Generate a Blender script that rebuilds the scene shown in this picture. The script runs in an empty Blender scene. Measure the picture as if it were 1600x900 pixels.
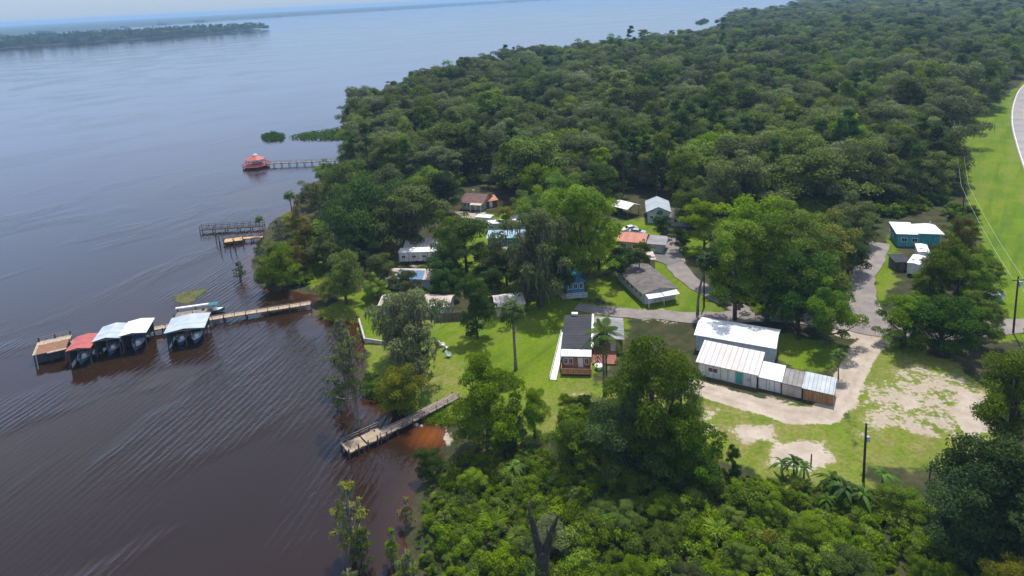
import bpy, math, random
import numpy as np
from mathutils import Vector, Matrix

SC = bpy.context.scene
COL = SC.collection
R = math.radians

# ------------------------------------------------------------------ survey: photo points to ground points
F, CX, CY, EYE = 1067.0, 800.0, 200.0, 65.0
ROLL = math.atan(0.0525)
PITCH = math.atan((CY + 4) / F / math.cos(ROLL))
_r0 = np.array([1, 0, 0.]); FW = np.array([0, math.cos(PITCH), -math.sin(PITCH)]); _u0 = np.array([0, math.sin(PITCH), math.cos(PITCH)])
RT = math.cos(ROLL) * _r0 - math.sin(ROLL) * _u0
UP = math.sin(ROLL) * _r0 + math.cos(ROLL) * _u0
GZ = 0.7                                   # dry ground level above the river


def G(x, y, z=GZ):
    d = FW + ((x - CX) / F) * RT - ((y - CY) / F) * UP
    t = (z - EYE) / d[2]
    return Vector((d[0] * t, d[1] * t, z))


# ------------------------------------------------------------------ materials
MATS = {}


def nt(name):
    m = bpy.data.materials.new(name); m.use_nodes = True
    n = m.node_tree; n.nodes.clear()
    return m, n, n.nodes, n.links


def node(N, t, **kw):
    n = N.new(t)
    for k, v in kw.items():
        if k == 'inp':
            for a, b in v.items(): n.inputs[a].default_value = b
        else: setattr(n, k, v)
    return n


def rgba(c): return (c[0], c[1], c[2], 1)


def mixc(N, L, fac, a, b, blend='MIX'):
    m = node(N, 'ShaderNodeMix', data_type='RGBA', blend_type=blend)
    for s, v in ((m.inputs['Factor'], fac), (m.inputs[6], a), (m.inputs[7], b)):
        if hasattr(v, 'links') or hasattr(v, 'is_linked'): L.new(v, s)
        elif isinstance(v, (int, float)): s.default_value = v
        else: s.default_value = rgba(v)
    return m.outputs[2]


def noise(N, L, vec, scale, detail=4, rough=.55, dist=0):
    n = node(N, 'ShaderNodeTexNoise', inp={'Scale': scale, 'Detail': detail, 'Roughness': rough, 'Distortion': dist})
    L.new(vec, n.inputs['Vector'])
    return n.outputs['Fac']


def ramp(N, L, fac, a, b, lo=0., hi=1.):
    n = node(N, 'ShaderNodeMapRange', interpolation_type='SMOOTHSTEP', inp={'From Min': a, 'From Max': b, 'To Min': lo, 'To Max': hi})
    L.new(fac, n.inputs['Value'])
    return n.outputs['Result']


def mathn(N, L, op, a, b=None):
    n = node(N, 'ShaderNodeMath', operation=op)
    for s, v in ((n.inputs[0], a), (n.inputs[1], b)):
        if v is None: continue
        if isinstance(v, (int, float)): s.default_value = v
        else: L.new(v, s)
    return n.outputs[0]


def mat(name, c, c2=None, rough=.7, scale=1.2, metal=0., band=None, bandw=.5, bandc=None, bump=.3, spec=.4, dirt=.35, dirtc=None):
    """weathered surface: two tones of a noise, optional seams or planks across one axis, streaks of dirt"""
    if name in MATS: return MATS[name]
    m, t, N, L = nt(name)
    o = node(N, 'ShaderNodeOutputMaterial'); b = node(N, 'ShaderNodeBsdfPrincipled')
    L.new(b.outputs[0], o.inputs[0])
    tc = node(N, 'ShaderNodeTexCoord').outputs['Object']
    c2 = c2 or tuple(x * .72 for x in c)
    oi = node(N, 'ShaderNodeObjectInfo').outputs['Random']
    sh = node(N, 'ShaderNodeVectorMath', operation='ADD'); L.new(tc, sh.inputs[0])
    cb = node(N, 'ShaderNodeCombineXYZ'); 
    L.new(mathn(N, L, 'MULTIPLY', oi, 37.), cb.inputs[0]); L.new(cb.outputs[0], sh.inputs[1])
    p = sh.outputs[0]
    col = mixc(N, L, ramp(N, L, noise(N, L, p, scale), .35, .65), c, c2)
    vs_ = node(N, 'ShaderNodeVectorMath', operation='MULTIPLY'); L.new(p, vs_.inputs[0])
    vs_.inputs[1].default_value = {'X': (2.6, .5, .5), 'Y': (.5, 2.6, .5), 'Z': (1, 1, 1), None: (1, 1, 1)}[band]
    dn = ramp(N, L, noise(N, L, vs_.outputs[0], scale * .6, 6, .7), .48, .70, 0, dirt)
    col = mixc(N, L, dn, col, dirtc or tuple(x * .45 for x in c2))
    h = noise(N, L, p, scale * 6)
    if band:
        sp = node(N, 'ShaderNodeSeparateXYZ'); L.new(tc, sp.inputs[0])
        x = mathn(N, L, 'DIVIDE', sp.outputs[band], bandw)
        fr = mathn(N, L, 'FRACT', x)
        line = mathn(N, L, 'LESS_THAN', fr, .16)
        wn = node(N, 'ShaderNodeTexWhiteNoise', noise_dimensions='1D'); L.new(mathn(N, L, 'FLOOR', x), wn.inputs['W'])
        col = mixc(N, L, ramp(N, L, wn.outputs['Value'], 0, 1, 0, .3), col, tuple(x * .6 for x in c2))
        col = mixc(N, L, mathn(N, L, 'MULTIPLY', line, .65), col, bandc or tuple(x * .4 for x in c2))
        h = mathn(N, L, 'ADD', h, mathn(N, L, 'MULTIPLY', line, -1.2))
    L.new(col, b.inputs['Base Color'])
    bp = node(N, 'ShaderNodeBump', inp={'Strength': bump, 'Distance': .05}); L.new(h, bp.inputs['Height']); L.new(bp.outputs[0], b.inputs['Normal'])
    b.inputs['Roughness'].default_value = rough; b.inputs['Metallic'].default_value = metal
    b.inputs['Specular IOR Level'].default_value = spec
    MATS[name] = m
    return m


def leafmat(name, c, c2, trans=.42):
    m, t, N, L = nt(name)
    o = node(N, 'ShaderNodeOutputMaterial'); b = node(N, 'ShaderNodeBsdfPrincipled', inp={'Roughness': .6, 'Specular IOR Level': .12})
    tr = node(N, 'ShaderNodeBsdfTranslucent'); mx = node(N, 'ShaderNodeMixShader', inp={0: trans})
    L.new(b.outputs[0], mx.inputs[1]); L.new(tr.outputs[0], mx.inputs[2]); L.new(mx.outputs[0], o.inputs[0])
    at = node(N, 'ShaderNodeAttribute', attribute_name='tint')
    sp = node(N, 'ShaderNodeSeparateColor'); L.new(at.outputs['Color'], sp.inputs[0])
    oi = node(N, 'ShaderNodeObjectInfo').outputs['Random']
    k = mathn(N, L, 'ADD', mathn(N, L, 'MULTIPLY', sp.outputs[0], .7), mathn(N, L, 'MULTIPLY', oi, .5))
    k = mathn(N, L, 'SUBTRACT', k, .1)
    col = mixc(N, L, k, c, c2)
    hs = node(N, 'ShaderNodeHueSaturation')
    L.new(col, hs.inputs['Color'])
    # whole-tree brightness by object, per-leaf brightness by vertex
    v = mathn(N, L, 'ADD', mathn(N, L, 'MULTIPLY', mathn(N, L, 'FRACT', mathn(N, L, 'MULTIPLY', oi, 7.31)), .62), .56)
    v = mathn(N, L, 'MULTIPLY', v, mathn(N, L, 'ADD', mathn(N, L, 'MULTIPLY', sp.outputs[1], .8), .6))
    L.new(v, hs.inputs['Value'])
    s = mathn(N, L, 'ADD', mathn(N, L, 'MULTIPLY', mathn(N, L, 'FRACT', mathn(N, L, 'MULTIPLY', oi, 13.7)), .3), .92)
    L.new(s, hs.inputs['Saturation'])
    L.new(hs.outputs[0], b.inputs['Base Color'])
    tcol = mixc(N, L, .5, hs.outputs[0], (.16, .2, .02), 'ADD') if False else hs.outputs[0]
    L.new(tcol, tr.inputs['Color'])
    MATS[name] = m
    return m


LM = leafmat
leafmat('leaf_mid', (.098, .186, .020), (.210, .280, .032))
leafmat('leaf_bright', (.140, .250, .024), (.260, .350, .036))
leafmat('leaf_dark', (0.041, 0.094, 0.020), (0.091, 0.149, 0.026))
leafmat('leaf_yellow', (.195, .225, .030), (.285, .285, .036))
leafmat('leaf_rust', (.165, .150, .042), (.225, .190, .055))
leafmat('leaf_grey', (.112, .150, .052), (.200, .232, .092))
leafmat('leaf_forest', (.095, .160, .030), (.210, .255, .058))
leafmat('leaf_palm', (0.073, 0.143, 0.032), (0.171, 0.217, 0.065))
leafmat('leaf_banana', (.062, .140, .022), (.115, .19, .03), .35)
leafmat('moss', (.115, .125, .078), (.175, .182, .118), .25)
M = MATS
mat('bark', (.10, .075, .055), (.055, .042, .033), .9, 2.5, bump=.8)
mat('bark_pale', (.24, .21, .17), (.13, .11, .09), .9, 2.5, bump=.8)
mat('bark_dark', (.045, .036, .028), (.022, .019, .016), .95, 2.5, bump=.8)
mat('wood_grey', (.30, .25, .20), (.20, .165, .135), .85, 1.5, band='X', bandw=.3)
mat('wood_tan', (.52, .41, .29), (.38, .29, .20), .8, 1.5, band='X', bandw=.3)
mat('wood_new', (.62, .40, .18), (.5, .30, .12), .8, 1.5, band='X', bandw=.3)
mat('wood_brown', (.30, .15, .085), (.22, .11, .065), .8, 1.5, band='Y', bandw=.3)
mat('wood_orange', (.34, .15, .055), (.24, .10, .04), .75, 1.3, band='Z', bandw=.25)
mat('wood_panel', (.42, .235, .11), (.31, .17, .085), .8, 1.3, band='X', bandw=.4)
mat('wood_red', (.33, .12, .085), (.25, .09, .07), .8, 1.3, band='X', bandw=.3)
mat('piling', (.085, .07, .06), (.05, .042, .036), .95, 2)
mat('pole_wood', (.06, .048, .038), (.035, .028, .024), .95, 2)
mat('roof_white', (.80, .80, .79), (.74, .74, .74), .7, .5, band='X', bandw=.6, bandc=(.55, .55, .55), dirt=.34, dirtc=(.42, .38, .34), spec=.3, bump=.12)
mat('roof_white_y', (.80, .80, .79), (.72, .72, .72), .7, .5, band='Y', bandw=.6, bandc=(.55, .55, .55), dirt=.12, spec=.3, bump=.12)
mat('roof_old_white', (.68, .60, .585), (.58, .50, .49), .55, .35, band='X', bandw=.9, dirt=.45, dirtc=(.38, .30, .27))
mat('roof_steel', (.50, .56, .60), (.40, .45, .50), .4, .5, band='Y', bandw=.6, dirt=.2)
mat('roof_steel_x', (.44, .48, .52), (.34, .38, .42), .45, .5, band='X', bandw=.6, dirt=.25)
mat('roof_blue', (.36, .52, .66), (.30, .45, .58), .45, .5, band='X', bandw=.7, dirt=.15)
mat('roof_grey', (.060, .060, .072), (.048, .048, .058), .85, .5, band='Y', bandw=1.05, dirt=.2, spec=.2)
mat('roof_grey_light', (.30, .30, .31), (.22, .22, .23), .75, .5, band='Y', bandw=1.0)
mat('roof_shingle', (.19, .165, .15), (.12, .105, .10), .85, .8, band='Y', bandw=.35, dirt=.5)
mat('roof_tin_grey', (.26, .25, .25), (.18, .165, .16), .6, .5, band='X', bandw=.7, dirt=.5)
mat('roof_red', (.50, .115, .095), (.40, .09, .075), .5, .6, band='Y', bandw=.6, dirt=.25)
mat('roof_orange', (.56, .20, .12), (.46, .16, .10), .6, .6, band='X', bandw=.6, dirt=.3)
mat('roof_maroon', (.16, .075, .065), (.10, .055, .05), .7, .8, dirt=.4)
mat('roof_pinkish', (.55, .46, .41), (.42, .35, .31), .65, .7, dirt=.45)
mat('wall_white', (.74, .73, .71), (.62, .61, .59), .7, .8, band='X', bandw=1.2, dirt=.3)
mat('wall_grey', (.42, .45, .47), (.33, .36, .38), .7, .8)
mat('wall_bluegrey', (.42, .50, .56), (.34, .41, .47), .7, .8)
mat('wall_teal', (.06, .36, .40), (.05, .28, .31), .65, .8, band='X', bandw=.5)
mat('wall_blue', (.06, .24, .36), (.04, .17, .27), .65, .8)
mat('wall_beige', (.48, .40, .31), (.38, .32, .25), .75, .8)
mat('wall_dark', (.09, .09, .09), (.05, .05, .055), .8, .8)
mat('trim_white', (.78, .78, .76), (.66, .66, .64), .6, 1)
mat('door_teal', (.06, .36, .31), (.05, .28, .25), .6, 1)
mat('concrete', (.46, .43, .39), (.36, .34, .31), .85, .5, dirt=.4)
mat('fence_wood', (.20, .165, .135), (.13, .11, .09), .9, 1, band='X', bandw=.2)
mat('gel_white', (.76, .77, .78), (.66, .67, .68), .25, 1)
mat('gel_blue', (.045, .12, .24), (.03, .09, .18), .25, 1)
mat('canvas_blue', (.06, .12, .22), (.05, .09, .17), .8, 1)
mat('canvas_teal', (.03, .16, .19), (.03, .12, .15), .8, 1)
mat('canvas_dark', (.03, .04, .055), (.02, .025, .035), .8, 1)
mat('tarp_blue', (.10, .24, .40), (.07, .16, .28), .6, 1)
mat('car_silver', (.42, .47, .55), (.40, .45, .52), .25, 1, spec=.6, dirt=.1)
mat('car_white', (.75, .75, .75), (.7, .7, .7), .25, 1, spec=.6, dirt=.1)
mat('car_red', (.42, .05, .035), (.36, .04, .03), .25, 1, spec=.6, dirt=.1)
mat('rubber', (.02, .02, .02), (.03, .03, .03), .9, 2)
mat('glass_dark', (.02, .025, .03), (.03, .035, .04), .12, 1, spec=.7, dirt=0, bump=0)
mat('steel', (.4, .42, .44), (.3, .32, .33), .5, 1)
mat('asphalt', (.150, .140, .135), (.115, .108, .104), .9, .25, bump=.4, dirt=.35, dirtc=(.23, .20, .17))
mat('asphalt_old', (.245, .215, .20), (.19, .165, .155), .9, .35, bump=.4, dirt=.4, dirtc=(.36, .30, .24))
mat('paint_white', (.75, .75, .72), (.6, .6, .58), .7, 1)
mat('paint_yellow', (.62, .30, .06), (.55, .25, .05), .7, 1)
mat('sand', (.60, .51, .42), (.50, .42, .34), .95, .6, bump=.4)
mat('lily', (.115, .105, .022), (.065, .075, .018), .8, .5, dirt=.5)
mat('reed', (.05, .075, .03), (.035, .055, .024), .8, .4)
mat('hyacinth', (.085, .19, .02), (.06, .14, .018), .7, .8)


# ------------------------------------------------------------------ mesh builder
class MB:
    def __init__(s): s.v = []; s.f = []; s.mi = []; s.smooth = False

    def add(s, vs, fs, mi=0):
        n = len(s.v); s.v += [tuple(p) for p in vs]; s.f += [tuple(i + n for i in f) for f in fs]; s.mi += [mi] * len(fs)
        return s

    def hexa(s, b, t, mi=0):      # bottom ring, top ring of four
        return s.add(list(b) + list(t), [(3, 2, 1, 0), (4, 5, 6, 7), (0, 1, 5, 4), (1, 2, 6, 5), (2, 3, 7, 6), (3, 0, 4, 7)], mi)

    def box(s, x0, x1, y0, y1, z0, z1, mi=0):
        return s.hexa([(x0, y0, z0), (x1, y0, z0), (x1, y1, z0), (x0, y1, z0)], [(x0, y0, z1), (x1, y0, z1), (x1, y1, z1), (x0, y1, z1)], mi)

    def slab(s, c, t=.1, mi=0):   # four corners of the top, thickness down
        return s.hexa([(p[0], p[1], p[2] - t) for p in c], c, mi)

    def bar(s, p, q, w=.1, h=None, mi=0):
        p, q = Vector(p), Vector(q); h = h or w; d = (q - p).normalized()
        a = d.cross(Vector((0, 0, 1)))
        if a.length < .01: a = Vector((1, 0, 0))
        a.normalize(); b = d.cross(a).normalized()
        r = [a * (w / 2) * i + b * (h / 2) * j for i, j in ((-1, -1), (1, -1), (1, 1), (-1, 1))]
        return s.hexa([p + k for k in r], [q + k for k in r], mi)

    def tube(s, path, radii, n=7, mi=0, cap=True):
        path = [Vector(p) for p in path]; base = len(s.v); k = len(path)
        for i, p in enumerate(path):
            d = (path[min(i + 1, k - 1)] - path[max(i - 1, 0)]).normalized()
            a = d.cross(Vector((.13, .97, .2))).normalized(); b = d.cross(a)
            for j in range(n):
                t = 2 * math.pi * j / n; s.v.append(tuple(p + (a * math.cos(t) + b * math.sin(t)) * radii[i]))
        for i in range(k - 1):
            for j in range(n):
                s.f.append((base + i * n + j, base + i * n + (j + 1) % n, base + (i + 1) * n + (j + 1) % n, base + (i + 1) * n + j)); s.mi.append(mi)
        if cap:
            s.f.append(tuple(base + (k - 1) * n + j for j in range(n))); s.mi.append(mi)
            s.f.append(tuple(base + n - 1 - j for j in range(n))); s.mi.append(mi)
        return s

    def mesh(s, name, mats):
        me = bpy.data.meshes.new(name); me.from_pydata(s.v, [], s.f); me.update()
        for m in (mats if isinstance(mats, (list, tuple)) else [mats]): me.materials.append(M[m] if isinstance(m, str) else m)
        if max(s.mi, default=0): me.polygons.foreach_set('material_index', s.mi)
        if s.smooth: me.polygons.foreach_set('use_smooth', [True] * len(me.polygons))
        return me

    def build(s, name, mats, parent=None, loc=None):
        return link(name, s.mesh(name, mats), parent, loc)


def link(name, me, parent=None, loc=None):
    o = bpy.data.objects.new(name, me); COL.objects.link(o)
    if parent is not None: o.parent = parent
    if loc is not None: o.location = loc
    return o


def thing(name, label, cat, loc=(0, 0, 0), rz=0, group=None):
    o = bpy.data.objects.new(name, None); COL.objects.link(o); o.empty_display_size = .2
    o.location = loc; o.rotation_euler = (0, 0, rz); o['label'] = label; o['category'] = cat
    if group: o['group'] = group
    return o


def tag(o, label, cat, group=None):
    o['label'] = label; o['category'] = cat
    if group: o['group'] = group
    return o


def kind(o, k, label=None):
    o['kind'] = k
    if label: o['label'] = label
    return o


def copy_thing(o, loc, rz=0, scale=None, label=None, group=None, mats=None):
    c = o.copy(); COL.objects.link(c); c.location = loc; c.rotation_euler = (0, 0, rz)
    if scale is not None: c.scale = scale
    if label: c['label'] = label
    if group: c['group'] = group
    for ch in list(o.children):
        d = ch.copy(); COL.objects.link(d); d.parent = c
        if mats and ch.name.split('.')[0] in mats: setmat(d, mats[ch.name.split('.')[0]])
        for g in list(ch.children):
            e = g.copy(); COL.objects.link(e); e.parent = d
    return c


def setmat(o, m):
    o.material_slots[0].link = 'OBJECT'; o.material_slots[0].material = M[m]


# ------------------------------------------------------------------ land and water
SHORE_PX = [(560, 1150), (640, 900), (638, 830), (652, 770), (672, 742), (690, 718), (686, 692), (694, 668), (672, 655), (640, 662), (622, 642), (584, 622), (566, 600),
            (576, 560), (568, 530), (560, 504), (512, 497), (484, 480), (494, 462), (446, 455), (402, 448), (392, 410), (405, 380), (420, 350), (452, 330),
            (478, 300), (505, 275), (535, 252), (545, 232), (535, 214), (548, 196), (600, 176), (640, 152), (700, 131), (800, 111), (900, 99), (1000, 85),
            (1100, 70), (1130, 56), (1140, 36), (1220, 24), (1262, 10)]
SHORE = [G(x, y, 0).to_2d() for x, y in SHORE_PX]
SHORE += [Vector((1600, 4000)), Vector((6000, 12000)), Vector((16000, 12000)), Vector((16000, -900)), Vector((-40, -900))]
ISLE = [(-2400, 1250), (-1900, 1560), (-1300, 1790), (-1100, 1980), (-900, 2260), (-810, 2370), (-880, 2450), (-1150, 2560), (-1500, 2600), (-1900, 2450), (-2500, 2100), (-3200, 1900)]
FAR = [(-9000, 300), (-5200, 2300), (-2900, 3620), (-2650, 4300), (-2250, 5900), (-1200, 7300), (0, 9000), (1500, 10500), (3000, 13800), (-14000, 13800), (-14000, 300)]


def inside(P, poly):
    x, y = P[:, 0], P[:, 1]; r = np.zeros(len(P), bool); n = len(poly)
    for i in range(n):
        x0, y0 = poly[i][0], poly[i][1]; x1, y1 = poly[(i + 1) % n][0], poly[(i + 1) % n][1]
        c = (y0 > y) != (y1 > y)
        with np.errstate(divide='ignore', invalid='ignore'):
            r ^= c & (x < (x1 - x0) * (y - y0) / ((y1 - y0) or 1e-9) + x0)
    return r


def segdist(P, pts, close=False):
    d = np.full(len(P), 1e9); n = len(pts)
    for i in range(n if close else n - 1):
        a = np.array(pts[i][:2], float); b = np.array(pts[(i + 1) % n][:2], float); ab = b - a
        t = np.clip(((P - a) @ ab) / max(ab @ ab, 1e-9), 0, 1)
        d = np.minimum(d, np.hypot(*(P - a - t[:, None] * ab).T))
    return d


def sdist(P, poly):
    return np.where(inside(P, poly), 1, -1) * segdist(P, poly, True)


def vnoise(P, s, seed=0):
    rng = np.random.RandomState(seed); o = 0
    for k in range(5):
        a = rng.uniform(0, 6.28); w = s * (1.35 ** k) * 6.28; o = o + np.sin((P[:, 0] * math.cos(a) + P[:, 1] * math.sin(a)) * w + rng.uniform(0, 6.28) + 1.3 * np.sin((P[:, 0] * math.sin(a) - P[:, 1] * math.cos(a)) * w * .8))
    return o / 5


def polar(rs, angs):
    a, r = np.meshgrid(angs, rs)
    P = np.stack([(r * np.sin(a)).ravel(), (r * np.cos(a)).ravel()], 1)
    n, m = len(rs), len(angs)
    i, j = np.meshgrid(np.arange(n - 1), np.arange(m - 1), indexing='ij')
    q = (i * m + j).ravel()
    return P, np.stack([q, q + 1, q + m + 1, q + m], 1)[:, ::-1]


def npmesh(name, V, Fq):
    me = bpy.data.meshes.new(name); nv, nf = len(V), len(Fq); k = Fq.shape[1]
    me.vertices.add(nv); me.vertices.foreach_set('co', np.asarray(V, np.float32).ravel())
    me.loops.add(nf * k); me.loops.foreach_set('vertex_index', np.asarray(Fq, np.int32).ravel())
    me.polygons.add(nf); me.polygons.foreach_set('loop_start', np.arange(0, nf * k, k, dtype=np.int32)); me.polygons.foreach_set('loop_total', np.full(nf, k, np.int32))
    me.update(calc_edges=True); me.validate()
    return me


def setcol(me, name, C):
    a = me.color_attributes.new(name, 'FLOAT_COLOR', 'POINT'); c = np.ones((len(C), 4), np.float32); c[:, :C.shape[1]] = C
    a.data.foreach_set('color', c.ravel())


def gp(pts, z=GZ): return [G(x, y, z).to_2d() for x, y in pts]


LAWN = [gp(p) for p in (
    [(485, 486), (560, 455), (600, 440), (640, 490), (700, 500), (760, 490), (800, 462), (870, 465), (960, 478), (985, 500), (960, 560), (900, 615), (850, 650), (780, 664), (700, 648), (668, 655), (592, 622), (578, 575), (568, 515)],
    [(1478, 195), (1530, 178), (1640, 100), (1900, 300), (1900, 540), (1556, 530), (1556, 440), (1524, 350), (1502, 280), (1494, 230)],
    [(1040, 395), (1056, 415), (1082, 445), (1140, 474), (1110, 495), (1000, 490), (940, 470), (880, 462), (880, 440), (960, 430), (1010, 420)],
    [(1062, 372), (1105, 368), (1108, 396), (1066, 402)],
    [(1362, 402), (1392, 368), (1404, 400), (1398, 440), (1372, 478)],
    [(740, 335), (830, 330), (900, 410), (880, 470), (760, 470), (700, 420), (690, 390)],
    [(470, 400), (510, 395), (515, 440), (486, 450)],
    [(940, 355), (1010, 340), (1040, 350), (1040, 400), (930, 430)],
    [(1385, 535), (1340, 575), (1320, 640), (1340, 720), (1500, 740), (1570, 680), (1560, 620), (1480, 560)],
    [(860, 600), (1080, 600), (1180, 625), (1320, 640), (1360, 760), (1240, 770), (1100, 700), (1000, 690), (800, 690), (780, 660)],
    [(1210, 520), (1320, 540), (1310, 580), (1240, 575), (1215, 560)],
)]
DRY = [gp(p) for p in (
    [(830, 640), (880, 600), (1000, 610), (1100, 610), (1290, 660), (1340, 700), (1350, 760), (1200, 760), (1100, 680), (1000, 690), (840, 680)],
    [(1385, 535), (1340, 575), (1310, 660), (1340, 720), (1500, 740), (1600, 700), (1600, 600), (1480, 560)],
    [(575, 530), (625, 545), (690, 560), (760, 590), (740, 640), (690, 625), (600, 590)],
    [(600, 470), (780, 450), (800, 480), (640, 520)],
)]
SANDPATCH = [(gp(p), w) for p, w in (
    ([(1340, 600), (1420, 565), (1520, 590), (1568, 640), (1560, 700), (1470, 690), (1400, 680), (1330, 690)], .60),
    ([(1490, 600), (1550, 620), (1550, 680), (1500, 690), (1480, 650)], .9),
    ([(1395, 610), (1450, 615), (1450, 650), (1390, 645)], .8),
    ([(1140, 668), (1205, 664), (1212, 692), (1160, 690)], 1.1),
    ([(1205, 688), (1290, 690), (1306, 722), (1270, 742), (1200, 726)], 1.1),
    ([(1095, 640), (1125, 640), (1120, 672), (1100, 680)], .9),
    ([(1500, 720), (1580, 700), (1620, 790), (1560, 800)], .8),
    ([(670, 652), (700, 655), (708, 690), (690, 690)], .9),
    ([(1195, 618), (1250, 628), (1240, 655), (1190, 645)], .75),
    ([(866, 596), (900, 604), (960, 620), (950, 660), (880, 640)], .42),
    ([(780, 440), (830, 445), (830, 480), (780, 485)], .5),
    ([(600, 400), (700, 380), (720, 450), (620, 470)], .45),
    ([(960, 420), (1020, 400), (1040, 430), (980, 450)], .5),
    ([(900, 470), (1030, 478), (1110, 490), (1110, 512), (990, 505), (900, 490)], .5),
    ([(1360, 390), (1380, 385), (1372, 412), (1340, 415)], .9),
    ([(705, 330), (760, 330), (770, 350), (720, 350)], .7),
)]
DRIVE = [gp([(1385, 515), (1352, 545), (1330, 585), (1316, 622), (1286, 650), (1230, 648), (1150, 624), (1070, 600)]), gp([(1400, 500), (1352, 512), (1320, 520)])]


def make_land():
    rs = np.concatenate([np.arange(12, 60, 3.), np.arange(60, 215, .62), np.arange(215, 360, 1.6), np.geomspace(360, 14000, 90)])
    an = np.concatenate([np.linspace(-85, -40, 30)[:-1], np.linspace(-40, 45, 330), np.linspace(45, 85, 30)[1:]])
    P, Q = polar(rs, np.radians(an))
    sd = np.maximum(np.maximum(sdist(P, SHORE), sdist(P, ISLE)), sdist(P, FAR))
    near = np.hypot(P[:, 0], P[:, 1]) < 500
    sd = sd + np.where(near, vnoise(P, .06, 3) * 1.1 + vnoise(P, .21, 4) * .4, 0)
    z = np.where(sd > 0, np.minimum(GZ, sd * .14), np.maximum(-2.5, sd * .10))
    z = z + np.where((sd > 8) & near, vnoise(P, .05, 9) * .05, 0)
    lawn = np.full(len(P), -9.)
    for p in LAWN: lawn = np.maximum(lawn, sdist(P, p))
    lawn = np.clip(lawn / 5 + .5, 0, 1)
    dry = np.full(len(P), -9.)
    for p in DRY: dry = np.maximum(dry, sdist(P, p))
    dry = np.clip(dry / 8 + .5, 0, 1)
    sand = np.zeros(len(P))
    for p, w in SANDPATCH: sand = np.maximum(sand, w * np.clip(sdist(P, p) / 3.5 + .5, 0, 1))
    for p in DRIVE: sand = np.maximum(sand, 1.25 * np.clip((2.15 - segdist(P, p)) / 1.6 + .5, 0, 1))
    sand = np.where(near, sand, 0)
    wear = np.zeros(len(P))
    for p in DRIVE:
        dd = segdist(P, p); wear = np.maximum(wear, np.clip(1 - np.abs(dd - .85) / .45, 0, 1))
    me = npmesh('land', np.column_stack([P, z]), Q)
    setcol(me, 'zones', np.column_stack([lawn, sand, dry])); setcol(me, 'wear', np.column_stack([wear] * 3))
    me.polygons.foreach_set('use_smooth', np.ones(len(me.polygons), bool))
    m, t, N, L = nt('land')
    o = node(N, 'ShaderNodeOutputMaterial'); b = node(N, 'ShaderNodeBsdfPrincipled', inp={'Roughness': .95, 'Specular IOR Level': .15})
    L.new(b.outputs[0], o.inputs[0])
    tc = node(N, 'ShaderNodeTexCoord').outputs['Object']
    at = node(N, 'ShaderNodeAttribute', attribute_name='zones'); sp = node(N, 'ShaderNodeSeparateColor'); L.new(at.outputs['Color'], sp.inputs[0])
    nA = noise(N, L, tc, .35, 6, .65); nB = noise(N, L, tc, 1.7, 5, .6); nC = noise(N, L, tc, .09, 4, .6); nF = noise(N, L, tc, 5., 3, .6)
    col = mixc(N, L, ramp(N, L, nA, .35, .65), (.028, .038, .012), (.065, .058, .028))
    gr = mixc(N, L, ramp(N, L, nC, .38, .62), (.095, .162, .004), (.140, .200, .005))
    gr = mixc(N, L, ramp(N, L, nB, .40, .70, 0, .6), gr, (.064, .115, .004))
    gr = mixc(N, L, ramp(N, L, nA, .58, .75, 0, .5), gr, (.20, .20, .06))
    dr = mixc(N, L, ramp(N, L, nB, .35, .65), (.235, .21, .075), (.145, .15, .032))
    stv = node(N, 'ShaderNodeMapping', vector_type='TEXTURE'); stv.inputs['Rotation'].default_value = (0, 0, R(52)); stv.inputs['Scale'].default_value = (9, 1, 1); L.new(tc, stv.inputs['Vector'])
    nS = noise(N, L, stv.outputs[0], .32, 4, .6)
    gr = mixc(N, L, ramp(N, L, nS, .50, .66, 0, .5), gr, (.165, .175, .035))
    gr = mixc(N, L, ramp(N, L, nS, .48, .36, 0, .45), gr, (.055, .098, .008))
    gr = mixc(N, L, ramp(N, L, nF, .48, .72, 0, .35), gr, (.05, .085, .012))
    dfac = mathn(N, L, 'MULTIPLY', sp.outputs[2], ramp(N, L, nA, .38, .60, .25, .95))
    gr = mixc(N, L, dfac, gr, dr)
    lf = mathn(N, L, 'ADD', sp.outputs[0], mathn(N, L, 'MULTIPLY', mathn(N, L, 'SUBTRACT', nA, .5), 1.4))
    col = mixc(N, L, ramp(N, L, lf, .35, .6), col, gr)
    sc = mixc(N, L, ramp(N, L, nA, .3, .7), (.47, .405, .34), (.35, .285, .22))
    sc = mixc(N, L, ramp(N, L, nF, .5, .8, 0, .5), sc, (.30, .25, .18))
    wa = node(N, 'ShaderNodeAttribute', attribute_name='wear')
    sc = mixc(N, L, mathn(N, L, 'MULTIPLY', wa.outputs['Fac'], ramp(N, L, nA, .3, .6, .15, .6)), sc, (.27, .22, .17))
    sf = mathn(N, L, 'ADD', sp.outputs[1], mathn(N, L, 'MULTIPLY', mathn(N, L, 'SUBTRACT', nA, .5), 1.5))
    sf = mathn(N, L, 'ADD', sf, mathn(N, L, 'MULTIPLY', mathn(N, L, 'SUBTRACT', nB, .5), 1.0))
    col = mixc(N, L, ramp(N, L, sf, .48, .70), col, sc)
    L.new(col, b.inputs['Base Color'])
    bp = node(N, 'ShaderNodeBump', inp={'Strength': .6, 'Distance': .15}); L.new(nB, bp.inputs['Height']); L.new(bp.outputs[0], b.inputs['Normal'])
    me.materials.append(m)
    kind(link('ground', me), 'structure')


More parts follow.
